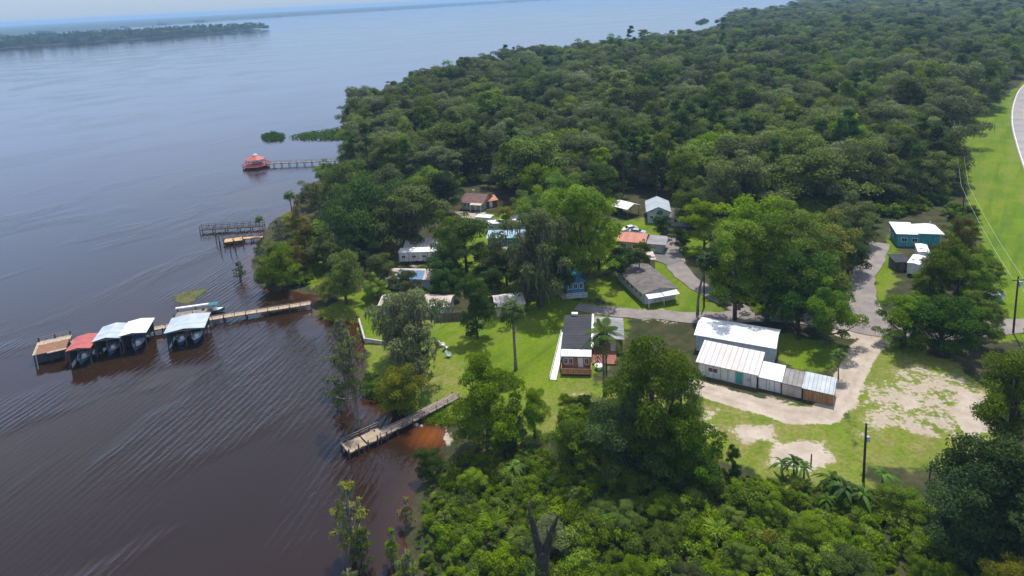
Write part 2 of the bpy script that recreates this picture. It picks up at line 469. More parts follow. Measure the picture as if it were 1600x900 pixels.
def make_water():
    rs = np.concatenate([np.arange(12, 60, 6.), np.arange(60, 160, 1.2), np.geomspace(160, 14000, 130)])
    an = np.concatenate([np.linspace(-85, -45, 20)[:-1], np.linspace(-45, 5, 130)[:-1], np.linspace(5, 85, 40)])
    P, Q = polar(rs, np.radians(an))
    sd = sdist(P, SHORE)
    cove = np.clip(1 - np.hypot(*(P - np.array(G(674, 680, 0)[:2])).T) / 4.6, 0, 1)
    sh = np.clip(1 + sd / 5., 0, 1) * .12 * (np.hypot(P[:, 0], P[:, 1]) < 260)
    me = npmesh('water', np.column_stack([P, np.zeros(len(P))]), Q)
    setcol(me, 'shallow', np.column_stack([np.maximum(sh, cove * .75)] * 3))
    m, t, N, L = nt('river_water')
    o = node(N, 'ShaderNodeOutputMaterial'); b = node(N, 'ShaderNodeBsdfPrincipled', inp={'Roughness': .05, 'IOR': 1.46, 'Specular IOR Level': .5})
    L.new(b.outputs[0], o.inputs[0])
    tc = node(N, 'ShaderNodeTexCoord').outputs['Object']
    at = node(N, 'ShaderNodeAttribute', attribute_name='shallow')
    big = noise(N, L, tc, .02, 3)
    deep = mixc(N, L, big, (.021, .0108, .0050), (.025, .0128, .0062))
    L.new(mixc(N, L, at.outputs['Fac'], deep, (.24, .07, .010)), b.inputs['Base Color'])
    # wind ripples: long crests in one direction, in patches, over broad faint bands
    def stretched(rot, sx):
        mp = node(N, 'ShaderNodeMapping', vector_type='TEXTURE'); mp.inputs['Rotation'].default_value = (0, 0, R(rot)); mp.inputs['Scale'].default_value = (sx, 1, 1)
        L.new(tc, mp.inputs['Vector']); return mp.outputs[0]
    wv = node(N, 'ShaderNodeTexWave', wave_type='BANDS', bands_direction='Y', wave_profile='SIN', inp={'Scale': .25, 'Distortion': 3.4, 'Detail': 2.5, 'Detail Scale': 1.3, 'Detail Roughness': .6})
    L.new(stretched(76, 3.2), wv.inputs['Vector'])
    w1 = noise(N, L, stretched(76, 4.), .9, 3, .55, .5)
    w2 = noise(N, L, stretched(50, 2.), 2.2, 3, .6, .4)
    gust = ramp(N, L, noise(N, L, stretched(60, 1.8), .034, 3, .5, .6), .46, .62)
    gust2 = ramp(N, L, noise(N, L, stretched(18, 5.), .020, 3, .5, .6), .42, .62)
    h = mathn(N, L, 'ADD', mathn(N, L, 'MULTIPLY', wv.outputs['Fac'], .30), mathn(N, L, 'ADD', mathn(N, L, 'MULTIPLY', w1, 1.25), mathn(N, L, 'MULTIPLY', w2, .30)))
    spw = node(N, 'ShaderNodeSeparateXYZ'); L.new(tc, spw.inputs[0])
    lee = ramp(N, L, spw.outputs[1], 130, 300, 1.15, .30)      # calmer out on the open reach
    amp = mathn(N, L, 'ADD', mathn(N, L, 'MULTIPLY', gust, lee), mathn(N, L, 'ADD', mathn(N, L, 'MULTIPLY', gust2, .06), .10))
    h = mathn(N, L, 'MULTIPLY', h, amp)
    bp = node(N, 'ShaderNodeBump', inp={'Strength': .9, 'Distance': .15}); L.new(h, bp.inputs['Height']); L.new(bp.outputs[0], b.inputs['Normal'])
    L.new(ramp(N, L, gust2, 0, 1, .05, .10), b.inputs['Roughness'])
    me.materials.append(m)
    kind(link('river', me), 'structure')


make_land(); make_water()


def ribbon(name, pts, widths, z, m, jag=.15, step=2., seed=1, off=0.):
    rnd = random.Random(seed); P = []
    pts = [Vector((p[0], p[1])) for p in pts]
    # Catmull-Rom
    n = len(pts)
    for i in range(n - 1):
        p0, p1, p2, p3 = pts[max(i - 1, 0)], pts[i], pts[i + 1], pts[min(i + 2, n - 1)]
        w0, w1 = widths[i], widths[i + 1]; k = max(2, int((p2 - p1).length / step))
        for j in range(k + (i == n - 2)):
            t = j / k
            q = .5 * ((2 * p1) + (p2 - p0) * t + (2 * p0 - 5 * p1 + 4 * p2 - p3) * t * t + (3 * p1 - p0 - 3 * p2 + p3) * t ** 3)
            P.append((q, w0 + (w1 - w0) * t))
    b = MB(); vs = []
    for i, (q, w) in enumerate(P):
        d = (P[min(i + 1, len(P) - 1)][0] - P[max(i - 1, 0)][0]).normalized(); s = Vector((-d.y, d.x))
        for e in (1, -1):
            v = q + s * (off + e * (w / 2 + rnd.uniform(-jag, jag))); vs.append((v.x, v.y, z))
    b.add(vs, [(2 * i + 1, 2 * i + 3, 2 * i + 2, 2 * i) for i in range(len(P) - 1)])
    return kind(b.build(name, m), 'structure')


ribbon('road', gp([(1900, 508), (1640, 507), (1555, 512), (1470, 520), (1380, 518), (1330, 508), (1220, 494), (1110, 497), (1020, 492), (950, 488), (900, 480)]), [5.2] * 5 + [5] * 3 + [4, 4, 3.4], GZ + .10, 'asphalt_old', .35, seed=2)
ribbon('lane', gp([(1352, 512), (1352, 490), (1346, 455), (1352, 425), (1368, 400), (1376, 380)]), [8, 7, 5.2, 4.6, 4.4, 4.4], GZ + .13, 'asphalt_old', .3, seed=3)
ribbon('driveway', gp([(1044, 366), (1050, 392), (1060, 420), (1082, 442), (1126, 467), (1172, 492)]), [4, 4.4, 4.6, 4.2, 4.2, 4.2], GZ + .13, 'asphalt_old', .3, seed=4)
ribbon('parking_apron', gp([(1016, 402), (1036, 404), (1056, 412)]), [4.2, 4.4, 5], GZ + .16, 'asphalt', .3, seed=5)
HW = gp([(1720, 460), (1672, 360), (1634, 280), (1611, 225), (1601, 190), (1602, 160), (1614, 135), (1650, 112), (1700, 92)])
mat('asphalt_pale', (.30, .275, .27), (.25, .23, .225), .9, .2, bump=.3, dirt=.3)
ribbon('highway', HW, [9.6] * 9, GZ + .12, 'asphalt_pale', .05, 4)
ribbon('highway_edge_line', HW, [.28] * 9, GZ + .16, 'paint_white', 0, 4, off=4.3)
ribbon('highway_far_edge_line', HW, [.35] * 9, GZ + .16, 'paint_white', 0, 4, off=-4.3)
ribbon('highway_centre_line', HW, [.38] * 9, GZ + .16, 'paint_yellow', 0, 4)


# ------------------------------------------------------------------ foliage
def leaves(pos, nrm, size, rng, ratio=.62, spin=None):
    n = len(pos)
    nrm = nrm / np.linalg.norm(nrm, axis=1, keepdims=True)
    a = rng.normal(size=(n, 3)) if spin is None else spin
    t = np.cross(nrm, a); t /= np.linalg.norm(t, axis=1, keepdims=True) + 1e-9
    b = np.cross(nrm, t)
    s = size[:, None]
    V = np.empty((n, 4, 3))
    V[:, 0] = pos - t * s * .5; V[:, 1] = pos + b * s * ratio * .5 + nrm * s * .08; V[:, 2] = pos + t * s * .5; V[:, 3] = pos - b * s * ratio * .5 + nrm * s * .08
    return V.reshape(-1, 3), np.arange(n * 4).reshape(n, 4)


def crown_mesh(name, seed, lobes, n, leaf, m, shell=.28, ratio=.62, up=.3, moss=None):
    """lobes: (centre, radius, vertical squash); leaf faces spread through the outer part of every lobe"""
    rng = np.random.RandomState(seed)
    w = np.array([l[1] ** 2 for l in lobes]); w /= w.sum()
    k = rng.choice(len(lobes), n, p=w)
    C = np.array([l[0] for l in lobes])[k]; r = np.array([l[1] for l in lobes])[k]; q = np.array([l[2] for l in lobes])[k]
    d = rng.normal(size=(n, 3)); d /= np.linalg.norm(d, axis=1, keepdims=True)
    d[:, 2] = np.where(d[:, 2] < -.25, -d[:, 2] * .8, d[:, 2])
    # finer clumps on the lobe: push radius by a lumpy function of direction
    lump = 1 + .16 * np.sin(d[:, 0] * 7 + k * 1.7) * np.sin(d[:, 1] * 7 + k) + .10 * np.sin(d[:, 2] * 11 + k * 2.3)
    rad = r * lump * (1 - shell * rng.uniform(0, 1, n) ** 1.6 + .10 * np.maximum(0, rng.normal(size=n)))
    pos = C + d * rad[:, None] * np.column_stack([np.ones(n), np.ones(n), q])
    nr = d * .75 + rng.normal(size=(n, 3)) * .55 + np.array([0, 0, up])
    V, Q = leaves(pos, nr, leaf * rng.uniform(.6, 1.35, n), rng, ratio)
    lt = rng.uniform(0, 1, len(lobes)); lv = rng.uniform(.25, .75, len(lobes))
    T = np.column_stack([np.clip(lt[k] * .6 + rng.uniform(0, .4, n), 0, 1), np.clip(lv[k] + rng.uniform(-.25, .25, n), 0, 1), np.zeros(n)])
    T = np.repeat(T, 4, axis=0)
    if moss:
        V2, T2 = strands(seed, lobes, *moss); V = np.concatenate([V, V2]); T = np.concatenate([T, T2]); Q = np.arange(len(V)).reshape(-1, 4)
    me = npmesh(name, V, Q); setcol(me, 'tint', T)
    me.materials.append(M[m])
    if moss:
        me.materials.append(M['moss']); mi = np.zeros(len(Q), np.int32); mi[n:] = 1; me.polygons.foreach_set('material_index', mi)
    return me


def broad_lobes(rng, Rr, z0, z1, n, fill=.80, lr=(.17, .32), nm=None):
    """clusters of small lobes round the ends of a few main limbs: uneven outline, gaps between"""
    nm = nm or max(5, n // 5); out = []; zc, hz = (z0 + z1) / 2, (z1 - z0) / 2
    for i in range(nm):
        a = 2.4 * i + rng.uniform(-.5, .5); t = (i + .5) / nm; el = -.55 + 1.5 * t + rng.uniform(-.15, .15)
        q = rng.uniform(.45, 1.0) if i < nm - 2 else rng.uniform(0, .35)
        c = np.array([math.cos(a) * math.cos(el) * Rr * fill * q, math.sin(a) * math.cos(el) * Rr * fill * q, zc + math.sin(min(el, 1.4)) * hz * .86 * rng.uniform(.78, 1.08)])
        k = max(2, round(n / nm)); cr = Rr * rng.uniform(.26, .42)
        for j in range(k):
            d = rng.normal(size=3) * np.array([1, 1, .65]) * cr * .62
            out.append((c + d, Rr * rng.uniform(*lr), rng.uniform(.7, 1.0)))
    hi = max(c[2] + r * q for c, r, q in out); lo = min(c[2] - r * q * .6 for c, r, q in out); wd = np.mean(sorted(np.hypot(c[0], c[1]) + r for c, r, q in out)[-len(out) // 4:])
    return [(np.array([c[0] * Rr / wd, c[1] * Rr / wd, z0 + (c[2] - lo) * (z1 - z0) / (hi - lo)]), r * min(1.15, Rr / wd), q) for c, r, q in out]


def trunk_mesh(name, seed, h, r, lobes, m='bark', limbs=7, lean=.0, split=.45):
    rng = np.random.RandomState(seed); b = MB()
    top = np.array([lean * h + rng.uniform(-.3, .3), rng.uniform(-.3, .3), h])
    P = [np.array([0, 0, -.4]), np.array([0, 0, h * .02]), top * np.array([.3, .5, .25]), top * np.array([.62, .9, .6]), top]
    b.tube(P, [r * 1.6, r * 1.15, r * .92, r * .72, r * .3], 8)
    if lobes:
        for i in rng.choice(len(lobes), min(limbs, len(lobes)), replace=False):
            c = np.array(lobes[i][0]); s = min(max(c[2] * split, h * .2), h * .9); a = np.array([lean * s, 0, s])
            mid = a + (c - a) * .5 + np.array([0, 0, -.12 * np.linalg.norm((c - a)[:2])])
            b.tube([a, mid, c], [r * .5, r * .33, r * .1], 5)
    b.smooth = True
    return b.mesh(name, m)


def strands(seed, lobes, n, ln, w):
    """hanging moss: narrow tapering strips below and round the lobes"""
    rng = np.random.RandomState(seed); k = rng.randint(0, len(lobes), n)
    C = np.array([l[0] for l in lobes])[k]; r = np.array([l[1] for l in lobes])[k]
    a = rng.uniform(0, 6.283, n); rr = r * rng.uniform(.5, 1.05, n)
    top = C + np.column_stack([np.cos(a) * rr, np.sin(a) * rr, r * rng.uniform(-.5, .55, n)])
    l = ln * rng.uniform(.4, 1.3, n); ww = w * rng.uniform(.5, 1.4, n); t = rng.uniform(0, 6.283, n); T = np.column_stack([np.cos(t), np.sin(t), 0 * t])
    V = np.empty((n, 4, 3)); sw = rng.normal(size=(n, 3)) * .12 * ln
    V[:, 0] = top - T * ww[:, None] * .5; V[:, 1] = top + T * ww[:, None] * .5
    end = top - np.column_stack([0 * l, 0 * l, l]) + sw
    V[:, 2] = end + T * ww[:, None] * .18; V[:, 3] = end - T * ww[:, None] * .18
    return V.reshape(-1, 3), np.repeat(rng.uniform(0, 1, (n, 3)), 4, axis=0)


class Kind:
    """one kind of tree at one size of leaf: meshes made once, every tree an object of its own"""
    def __init__(s, name, cat, parts): s.name, s.cat, s.parts = name, cat, parts

    def place(s, loc, h, spread=1., rz=None, label='', group=None, crown=None, moss=None):
        k = h / s.parts['h']
        rz = random.uniform(0, 6.28) if rz is None else rz
        o = thing(s.name, label, s.cat, loc, rz, group); o.scale = (k * spread, k * spread, k)
        for pn in ('trunk', 'crown'):
            if pn in s.parts:
                c = link(pn, s.parts[pn], o)
                if pn == 'crown' and crown: setmat(c, crown)
        return o


def mk_broad(seed, h=12., Rr=5.5, z0=3.5, nl=26, n=7000, leaf=.42, m='leaf_mid', moss=0, name='broadleaf_tree', cat='tree', tr=.34, bark='bark', shell=.34, lr=(.17, .32)):
    rng = np.random.RandomState(seed); lb = broad_lobes(rng, Rr, z0, h, nl, lr=lr)
    p = {'h': h, 'crown': crown_mesh('crown', seed, lb, n, leaf, m, shell, moss=(moss, 1.1, .24) if moss else None), 'trunk': trunk_mesh('trunk', seed, h * .72, tr, lb, bark)}
    return Kind(name, cat, p)


def mk_cypress(seed, h=16., Rr=3.4, n=3400, leaf=.30, m='leaf_grey', moss=260, base=.3):
    rng = np.random.RandomState(seed); lb = []
    for i in range(30):
        t = rng.uniform(0, 1); z = h * (base + (1 - base) * t * .95); rr = Rr * (1 - t) ** .6 * .9 + .3; a = rng.uniform(0, 6.28)
        q = rng.uniform(.3, 1); lb.append((np.array([math.cos(a) * rr * q, math.sin(a) * rr * q, z]), Rr * rng.uniform(.2, .36) * (1.1 - .5 * t), .55))
    p = {'h': h, 'crown': crown_mesh('crown', seed, lb, n, leaf, m, .6, .4, moss=(moss, 1.1, .2)), 'trunk': trunk_mesh('trunk', seed, h * .95, .26, lb, 'bark_pale', 16, split=.85)}
    return Kind('cypress_tree', 'tree', p)


def mk_pine(seed, h=20., n=2600, leaf=.6, m='leaf_dark'):
    rng = np.random.RandomState(seed); lb = []
    for i in range(20):
        t = rng.uniform(0, 1); z = h * (.5 + .48 * t); rr = 2.9 * (1 - t * .75); a = rng.uniform(0, 6.28); q = rng.uniform(.4, 1)
        lb.append((np.array([math.cos(a) * rr * q, math.sin(a) * rr * q, z]), rng.uniform(.8, 1.35), .6))
    return Kind('pine_tree', 'tree', {'h': h, 'crown': crown_mesh('crown', seed, lb, n, leaf, m, .5, .35), 'trunk': trunk_mesh('trunk', seed, h * .97, .24, lb, 'bark', 8, split=.92)})


def frond_mesh(name, seed, n, ln, z, fan=True, m='leaf_palm', droop=.6, ww=.16, dead=0):
    """palm crown: arching ribs with leaflets on both sides (feather) or a fan at the end of a stalk"""
    rng = np.random.RandomState(seed); V = []; Fq = []; T = []

    def quad(a, b, c, d, t):
        k = len(V); V.extend([a, b, c, d]); Fq.append((k, k + 1, k + 2, k + 3)); T.extend([t] * 4)
    for i in range(n):
        az = 2.4 * i + rng.uniform(-.3, .3); el = math.asin(min(.98, max(-.45, 1 - 1.35 * (i + .5) / n))); L0 = ln * rng.uniform(.85, 1.1)
        H = np.array([math.cos(az), math.sin(az), 0]); side = np.array([-H[1], H[0], 0]); t = rng.uniform(0, 1, 3)

        def P(s): return np.array([0, 0, z]) + H * L0 * s * math.cos(el) + np.array([0, 0, L0 * (s * math.sin(el) - droop * s * s * (1.1 - .5 * math.sin(el)))])
        if fan:
            quad(P(0) + side * .04, P(.5) + side * .03, P(.5) - side * .03, P(0) - side * .04, t)
            c = P(.5); f = P(.9) - c; f /= np.linalg.norm(f); rad = L0 * .55
            for j in range(11):
                a0 = (j - 5) / 5 * 1.75; tip = c + (f * math.cos(a0) + side * math.sin(a0)) * rad * (1 - .1 * abs(j - 5) / 5) + np.array([0, 0, -.25 * rad * rng.uniform(.5, 1.4)])
                mid = c + (tip - c) * .55 + np.array([0, 0, .1 * rad]); w = np.cross(tip - c, [0, 0, 1.]); w /= np.linalg.norm(w) + 1e-9
                quad(c, mid + w * ww * .7, tip, mid - w * ww * .7, t)
        else:
            ns = 12
            for j in range(1, ns):
                s = j / ns; c = P(s); l = ln * .30 * math.sin(math.pi * (.12 + .86 * s)); f = P(s + .05) - c; f /= np.linalg.norm(f)
                for e in (1, -1):
                    tip = c + side * e * l * .85 + f * l * .55 + np.array([0, 0, -l * .38])
                    quad(c - f * ww * .5, c + f * ww * .5, (c + tip) / 2 + f * ww * .9, tip, t)
            for j in range(5):
                a, b = P(j / 5), P((j + 1) / 5); quad(a + side * .05, b + side * .04, b - side * .04, a - side * .05, t)
    me = npmesh(name, np.array(V), np.array(Fq)); setcol(me, 'tint', np.array(T)); me.materials.append(M[m])
    return me


def mk_palm(seed, h=10., fan=True, lean=0., n=30, ln=2.3):
    b = MB(); rng = random.Random(seed)
    P = [(lean * h * (t * t), .15 * math.sin(t * 4), h * t - .3 * (t == 0)) for t in (0, .15, .3, .5, .7, .85, 1)]
    b.tube(P, [.30, .21, .19, .18, .18, .2, .2], 8); b.smooth = True
    cr = frond_mesh('crown', seed, n, ln, 0, fan)
    co = np.empty(len(cr.vertices) * 3, np.float32); cr.vertices.foreach_get('co', co); co = co.reshape(-1, 3) + np.array(P[-1]); cr.vertices.foreach_set('co', co.ravel().astype(np.float32)); cr.update()
    return Kind('palm_tree', 'palm tree', {'h': h, 'trunk': b.mesh('trunk', 'bark_pale'), 'crown': cr})


def mk_banana(seed, h=3.6, n=13):
    rng = np.random.RandomState(seed); V = []; Fq = []; T = []
    for i in range(n):
        az = 2.4 * i + rng.uniform(-.3, .3); el = rng.uniform(.5, 1.3); H = np.array([math.cos(az), math.sin(az), 0]); side = np.array([-H[1], H[0], 0]); L0 = rng.uniform(1.6, 2.6); t = rng.uniform(0, 1, 3)
        ns = 7; k = len(V)
        for j in range(ns + 1):
            s = j / ns; c = np.array([0, 0, h * .5]) + H * L0 * (s * math.cos(el) + .18 * s * s) + np.array([0, 0, L0 * (s * math.sin(el) - .85 * s * s)])
            w = .21 * math.sin(math.pi * min(1, .12 + .88 * s)) ** .7 + .02
            V += [c + side * w + np.array([0, 0, -.1 * w]), c + np.array([0, 0, .06]), c - side * w + np.array([0, 0, -.1 * w])]; T += [t] * 3
        for j in range(ns):
            a = k + j * 3; Fq += [(a, a + 3, a + 4, a + 1), (a + 1, a + 4, a + 5, a + 2)]
    me = npmesh('crown', np.array(V), np.array(Fq)); setcol(me, 'tint', np.array(T)); me.materials.append(M['leaf_banana'])
    b = MB(); b.tube([(0, 0, -.2), (0, 0, h * .3), (0, 0, h * .55)], [.16, .13, .07], 7); b.smooth = True
    return Kind('banana_plant', 'banana plant', {'h': h, 'trunk': b.mesh('trunk', M['leaf_palm'] if False else 'hyacinth'), 'crown': me})


def mk_shrub(seed, Rr=1.5, h=1.8, n=1500, leaf=.22, m='leaf_bright', ratio=.6, nl=10):
    rng = np.random.RandomState(seed); lb = broad_lobes(rng, Rr, .2, h, nl, lr=(.20, .38))
    return Kind('shrub', 'shrub', {'h': h, 'crown': crown_mesh('crown', seed, lb, int(n * 1.35), leaf, m, .8, ratio), 'trunk': trunk_mesh('trunk', seed, h * .6, .07, lb, 'bark', 5)})


def mk_blades(seed, Rr=1.1, h=1.6, n=420, m='leaf_bright'):
    """strappy clump: long arching blades"""
    rng = np.random.RandomState(seed); V = []; Fq = []; T = []
    for i in range(n):
        a = rng.uniform(0, 6.28); r = Rr * rng.uniform(0, .55); c = np.array([math.cos(a) * r, math.sin(a) * r, 0]); az = a + rng.normal() * .7; H = np.array([math.cos(az), math.sin(az), 0]); S = np.array([-H[1], H[0], 0])
        l = h * rng.uniform(.6, 1.1); o = rng.uniform(.2, .8) * l; w = .028 + .02 * rng.uniform(); k = len(V); t = rng.uniform(0, 1, 3)
        p1 = c + H * o * .35 + np.array([0, 0, l * .65]); p2 = c + H * o + np.array([0, 0, l * .75])
        V += [c - S * w, c + S * w, p1 + S * w, p1 - S * w, p2 + S * w * .2, p2 - S * w * .2]; T += [t] * 6; Fq += [(k, k + 1, k + 2, k + 3), (k + 3, k + 2, k + 4, k + 5)]
    me = npmesh('crown', np.array(V), np.array(Fq)); setcol(me, 'tint', np.array(T)); me.materials.append(M[m])
    b = MB(); b.tube([(0, 0, -.1), (0, 0, h * .3)], [.12, .06], 6)
    return Kind('tall_grass_clump', 'grass clump', {'h': h, 'crown': me, 'trunk': b.mesh('trunk', 'hyacinth')})


random.seed(7)
# near kinds (small leaves), village kinds, forest kinds (bigger leaves)
NEAR = [mk_broad(s, 14, 5.4, 1.2, 60, 26000, .25, 'leaf_mid') for s in (11, 12, 13)]
NEARD = [mk_broad(s, 12, 5.2, .2, 60, 26000, .25, 'leaf_dark', shell=.35) for s in (14, 15)]
VIL = [mk_broad(s, 14, 6.4, 1.2, 52, 17000, .36, 'leaf_mid') for s in (21, 22, 23, 24)]
VILT = [mk_broad(s, 20, 6.6, 3.2, 60, 20000, .36, 'leaf_mid', tr=.4) for s in (25, 26, 27)]
OAK = [mk_broad(s, 15, 9.0, 1.0, 80, 24000, .40, 'leaf_dark', moss=900, name='oak_tree', tr=.55) for s in (31, 32)]
MOSSY = [mk_broad(s, 15, 6.4, 1.4, 52, 14000, .34, 'leaf_grey', moss=800, name='oak_tree', tr=.45) for s in (33, 34)]
FOR = [mk_broad(s, 16, 6.2, 2.0, 46, 10500, .42, 'leaf_forest', lr=(.20, .36), name='forest_tree') for s in (41, 42)] + [mk_broad(43, 18, 4.4, 2.0, 40, 9000, .42, 'leaf_forest', lr=(.22, .38), name='forest_tree'), mk_broad(44, 14, 8.2, 2.0, 64, 12000, .44, 'leaf_forest', lr=(.15, .27), name='forest_tree')]
FORM = [mk_broad(s, 16, 7.0, 2., 50, 10500, .44, 'leaf_grey', moss=300, name='forest_oak_tree') for s in (45, 46)]
PINE = [mk_pine(s) for s in (51, 52)]
CYP = [mk_cypress(s) for s in (61, 62)]
CYPS = [mk_cypress(s, 8., 2.0, 2200, .26, 'leaf_yellow', 200, .15) for s in (63, 64)]
PALM = [mk_palm(71, 10.), mk_palm(72, 10., True, .16)]
PALMF = [mk_palm(73, 9., False, .0, 22, 3.2)]
BAN = [mk_banana(81), mk_banana(82), mk_banana(83)]
SHR = [mk_shrub(91, 1.5, 2.0, 2600, .17, nl=20), mk_shrub(92, 1.5, 2.2, 2600, .17, nl=24), mk_shrub(93, 1.3, 1.8, 1100, .32, 'leaf_mid', .45, 16), mk_shrub(94, 1.6, 1.7, 2600, .15, 'leaf_bright', nl=20)]
BLADE = [mk_blades(95), mk_blades(96, 1.2, 1.9, 200)]
FARB = [mk_broad(s, 16, 6.0, 4., 18, 520, 1.55, 'leaf_forest', lr=(.3, .5), name='far_tree') for s in (101, 102, 103)]


def T(K, i, px, h, label, crown=None, spread=1., z=None, group='trees among the houses', rz=None, dz=0):
    p = G(px[0], px[1], GZ if z is None else z)
    return K[i % len(K)].place((p.x, p.y, (GZ if z is None else z) - .05 + dz), h, spread, rz, label, group, crown)


VG = 'trees among the houses'; SG = 'trees along the shore'; FG = 'trees at the edge of the thicket'; RG = 'trees beside the road'
# ---- trees among the houses
T(NEARD, 0, (746, 528), 14, 'slim very dark tree on the lawn behind the waterfront, shading the grass', 'leaf_dark', .62)
T(VIL, 0, (729, 424), 14.5, 'full green tree with forked trunk between the long white trailers and the pale blue roof')
T(MOSSY, 0, (845, 478), 23, 'tall grey moss-hung oak right of the lawn palm and left of the blue cottage', spread=.85)
T(MOSSY, 1, (832, 455), 13, 'grey moss-hung oak just below the pale blue metal roof', spread=.95)
T(VILT, 0, (912, 456), 26, 'tallest green tree with bare straight trunks behind the blue cottage', 'leaf_mid', .95)
T(VILT, 1, (884, 430), 22, 'tall green tree behind the moss-hung oak, left of the tallest tree', 'leaf_mid', .85)
T(VILT, 2, (936, 420), 19, 'yellowish green tree leaning out to the right of the tallest tree', 'leaf_bright', .8)
T(OAK, 0, (575, 392), 20, 'huge dark rounded oak by the shore behind the orange boards of the small dock', 'leaf_dark', 1.05)
T(OAK, 1, (545, 330), 17, 'broad green oak on the point in front of the red gazebo walkway', 'leaf_mid', 1.0)
T(MOSSY, 0, (650, 392), 19, 'big grey moss-hung oak to the right of the huge dark oak', spread=1.35)
T(MOSSY, 1, (610, 352), 19, 'moss-hung oak crowded behind the huge dark oak', spread=1.2)
T(OAK, 0, (668, 330), 15, 'green oak left of the maroon-roofed cottage', 'leaf_mid', .8)
T(VIL, 1, (541, 476), 13.5, 'green tree standing at the landward end of the long boathouse dock', None, .85)
T(VIL, 2, (440, 451), 11.5, 'green tree leaning over the water left of the long dock landing', 'leaf_mid', 1.0, 0.15)
T(VIL, 3, (506, 420), 11, 'olive tree between the two waterfront green trees', 'leaf_grey', .9)
T(VIL, 0, (478, 398), 9, 'small dull brownish tree behind the shore cypresses', 'leaf_rust', .8)
T(MOSSY, 0, (657, 582), 17, 'thin grey mossy tree on the waterfront lawn with white chairs beside it', spread=1.0)
T(MOSSY, 1, (622, 560), 13, 'sparse mossy tree in front of the grey rubble-like roof', spread=.8)
T(VIL, 1, (627, 646), 8.5, 'yellowish bushy tree beside the rotten foreground dock', 'leaf_yellow', 1.0)
T(VILT, 2, (793, 372), 9.5, 'round tree with orange-tinged crown beside the white trailer roofs', 'leaf_yellow', 1.1)
T(VIL, 3, (968, 436), 9.5, 'small dark tree in front of the orange metal roof', 'leaf_dark', 1.0)
T(VIL, 0, (1003, 418), 7, 'small tree right of the orange metal roof, by the lane', 'leaf_mid', .8)
T(VIL, 1, (1036, 372), 7.5, 'small dark tree in front of the blue grey gabled building', 'leaf_dark', .9)
T(VIL, 2, (696, 470), 9, 'low dark tree just left of the slim very dark tree', 'leaf_dark', .9)
T(VIL, 3, (770, 420), 8, 'small bushy tree between the pale blue roof and the pinkish roof', 'leaf_grey', .9)
T(NEARD, 1, (930, 408), 9, 'dark bushy tree in the shade behind the blue cottage', 'leaf_dark', .9)
T(VIL, 0, (1100, 395), 14, 'dense green tree at the left edge of the big roadside clump', 'leaf_mid', .95)
T(VIL, 3, (590, 470), 7, 'small green tree below the huge dark oak on the lawn', 'leaf_bright', .9)
T(VIL, 1, (820, 345), 10, 'olive green tree behind the orange-tinged crown', 'leaf_forest', .9)
for i, (K, a, h, lab, c, s) in enumerate((
        (VIL, (598, 458), 10, 'grey green tree at the left end of the patched pale roof', 'leaf_grey', .9),
        (VIL, (700, 448), 12.5, 'dark tree standing in front of the blue tarpaulin roof at its right end', 'leaf_dark', .8),
        (VIL, (704, 396), 12, 'green tree at the right end of the pinkish white roof deep behind the trailer', 'leaf_mid', .9),
        (OAK, (694, 335), 14, 'dark oak filling the gap between the maroon cottage and the moss-hung oaks', 'leaf_dark', .75),
        (VIL, (770, 470), 8, 'dark bushy tree right beside the slim very dark tree', 'leaf_dark', .9),
        (VIL, (792, 446), 11, 'grey tree at the left foot of the tall moss-hung oak', 'leaf_grey', .9),
        (VIL, (868, 462), 13, 'dark tree between the tall moss-hung oak and the blue cottage', 'leaf_dark', .75),
        (VIL, (850, 385), 17, 'green tree behind the tall moss-hung oak on the lane side', 'leaf_mid', .9),
        (VIL, (640, 480), 9, 'olive tree in front of the patched pale roof', 'leaf_grey', .8),
        (VILT, (940, 350), 19, 'tall green tree in front of the forest, left of the open white shed', 'leaf_mid', .9),
        (VIL, (880, 345), 16, 'bright green tree at the forest front behind the tall trees', 'leaf_bright', .9),
        (VIL, (560, 425), 12, 'dark tree under the left side of the huge dark oak', 'leaf_dark', .9),
        (VIL, (1062, 395), 7, 'small dark tree beside the lane across from the grey extension', 'leaf_dark', .9),
        (VIL, (1080, 355), 13, 'green tree at the forest edge right of the shaded dark house', 'leaf_mid', 1.0),
        (VIL, (514, 468), 6, 'low yellow green bush by the landing of the long dock', 'leaf_yellow', 1.2))):
    T(K, i, a, h, lab, c, s)
for i, (K, a, h, lab, c, s) in enumerate((
        (VIL, (428, 425), 8.5, 'green shore tree between the orange dock and the waterfront green tree', 'leaf_mid', 1.0),
        (VIL, (458, 368), 8, 'yellowish shore tree right behind the dark railed dock', 'leaf_yellow', 1.1),
        (VIL, (486, 325), 10, 'grey green shore tree beside the small palm on the point', 'leaf_grey', 1.1),
        (VIL, (514, 292), 11, 'green shore tree on the point below the gazebo walkway', 'leaf_mid', 1.0),
        (VIL, (548, 262), 12, 'dull green tree where the forest meets the gazebo walkway', 'leaf_forest', 1.0),
        (VIL, (470, 428), 8, 'rusty green tree behind the waterfront green tree', 'leaf_rust', 1.0),
        (VIL, (572, 232), 12, 'yellowish green tree at the forest tip near the marsh', 'leaf_yellow', 1.1),
        (VIL, (556, 200), 14, 'dark green tree at the outer tip of the forest behind the marsh', 'leaf_mid', .9))):
    T(K, i, a, h, lab, c, s, group=SG)
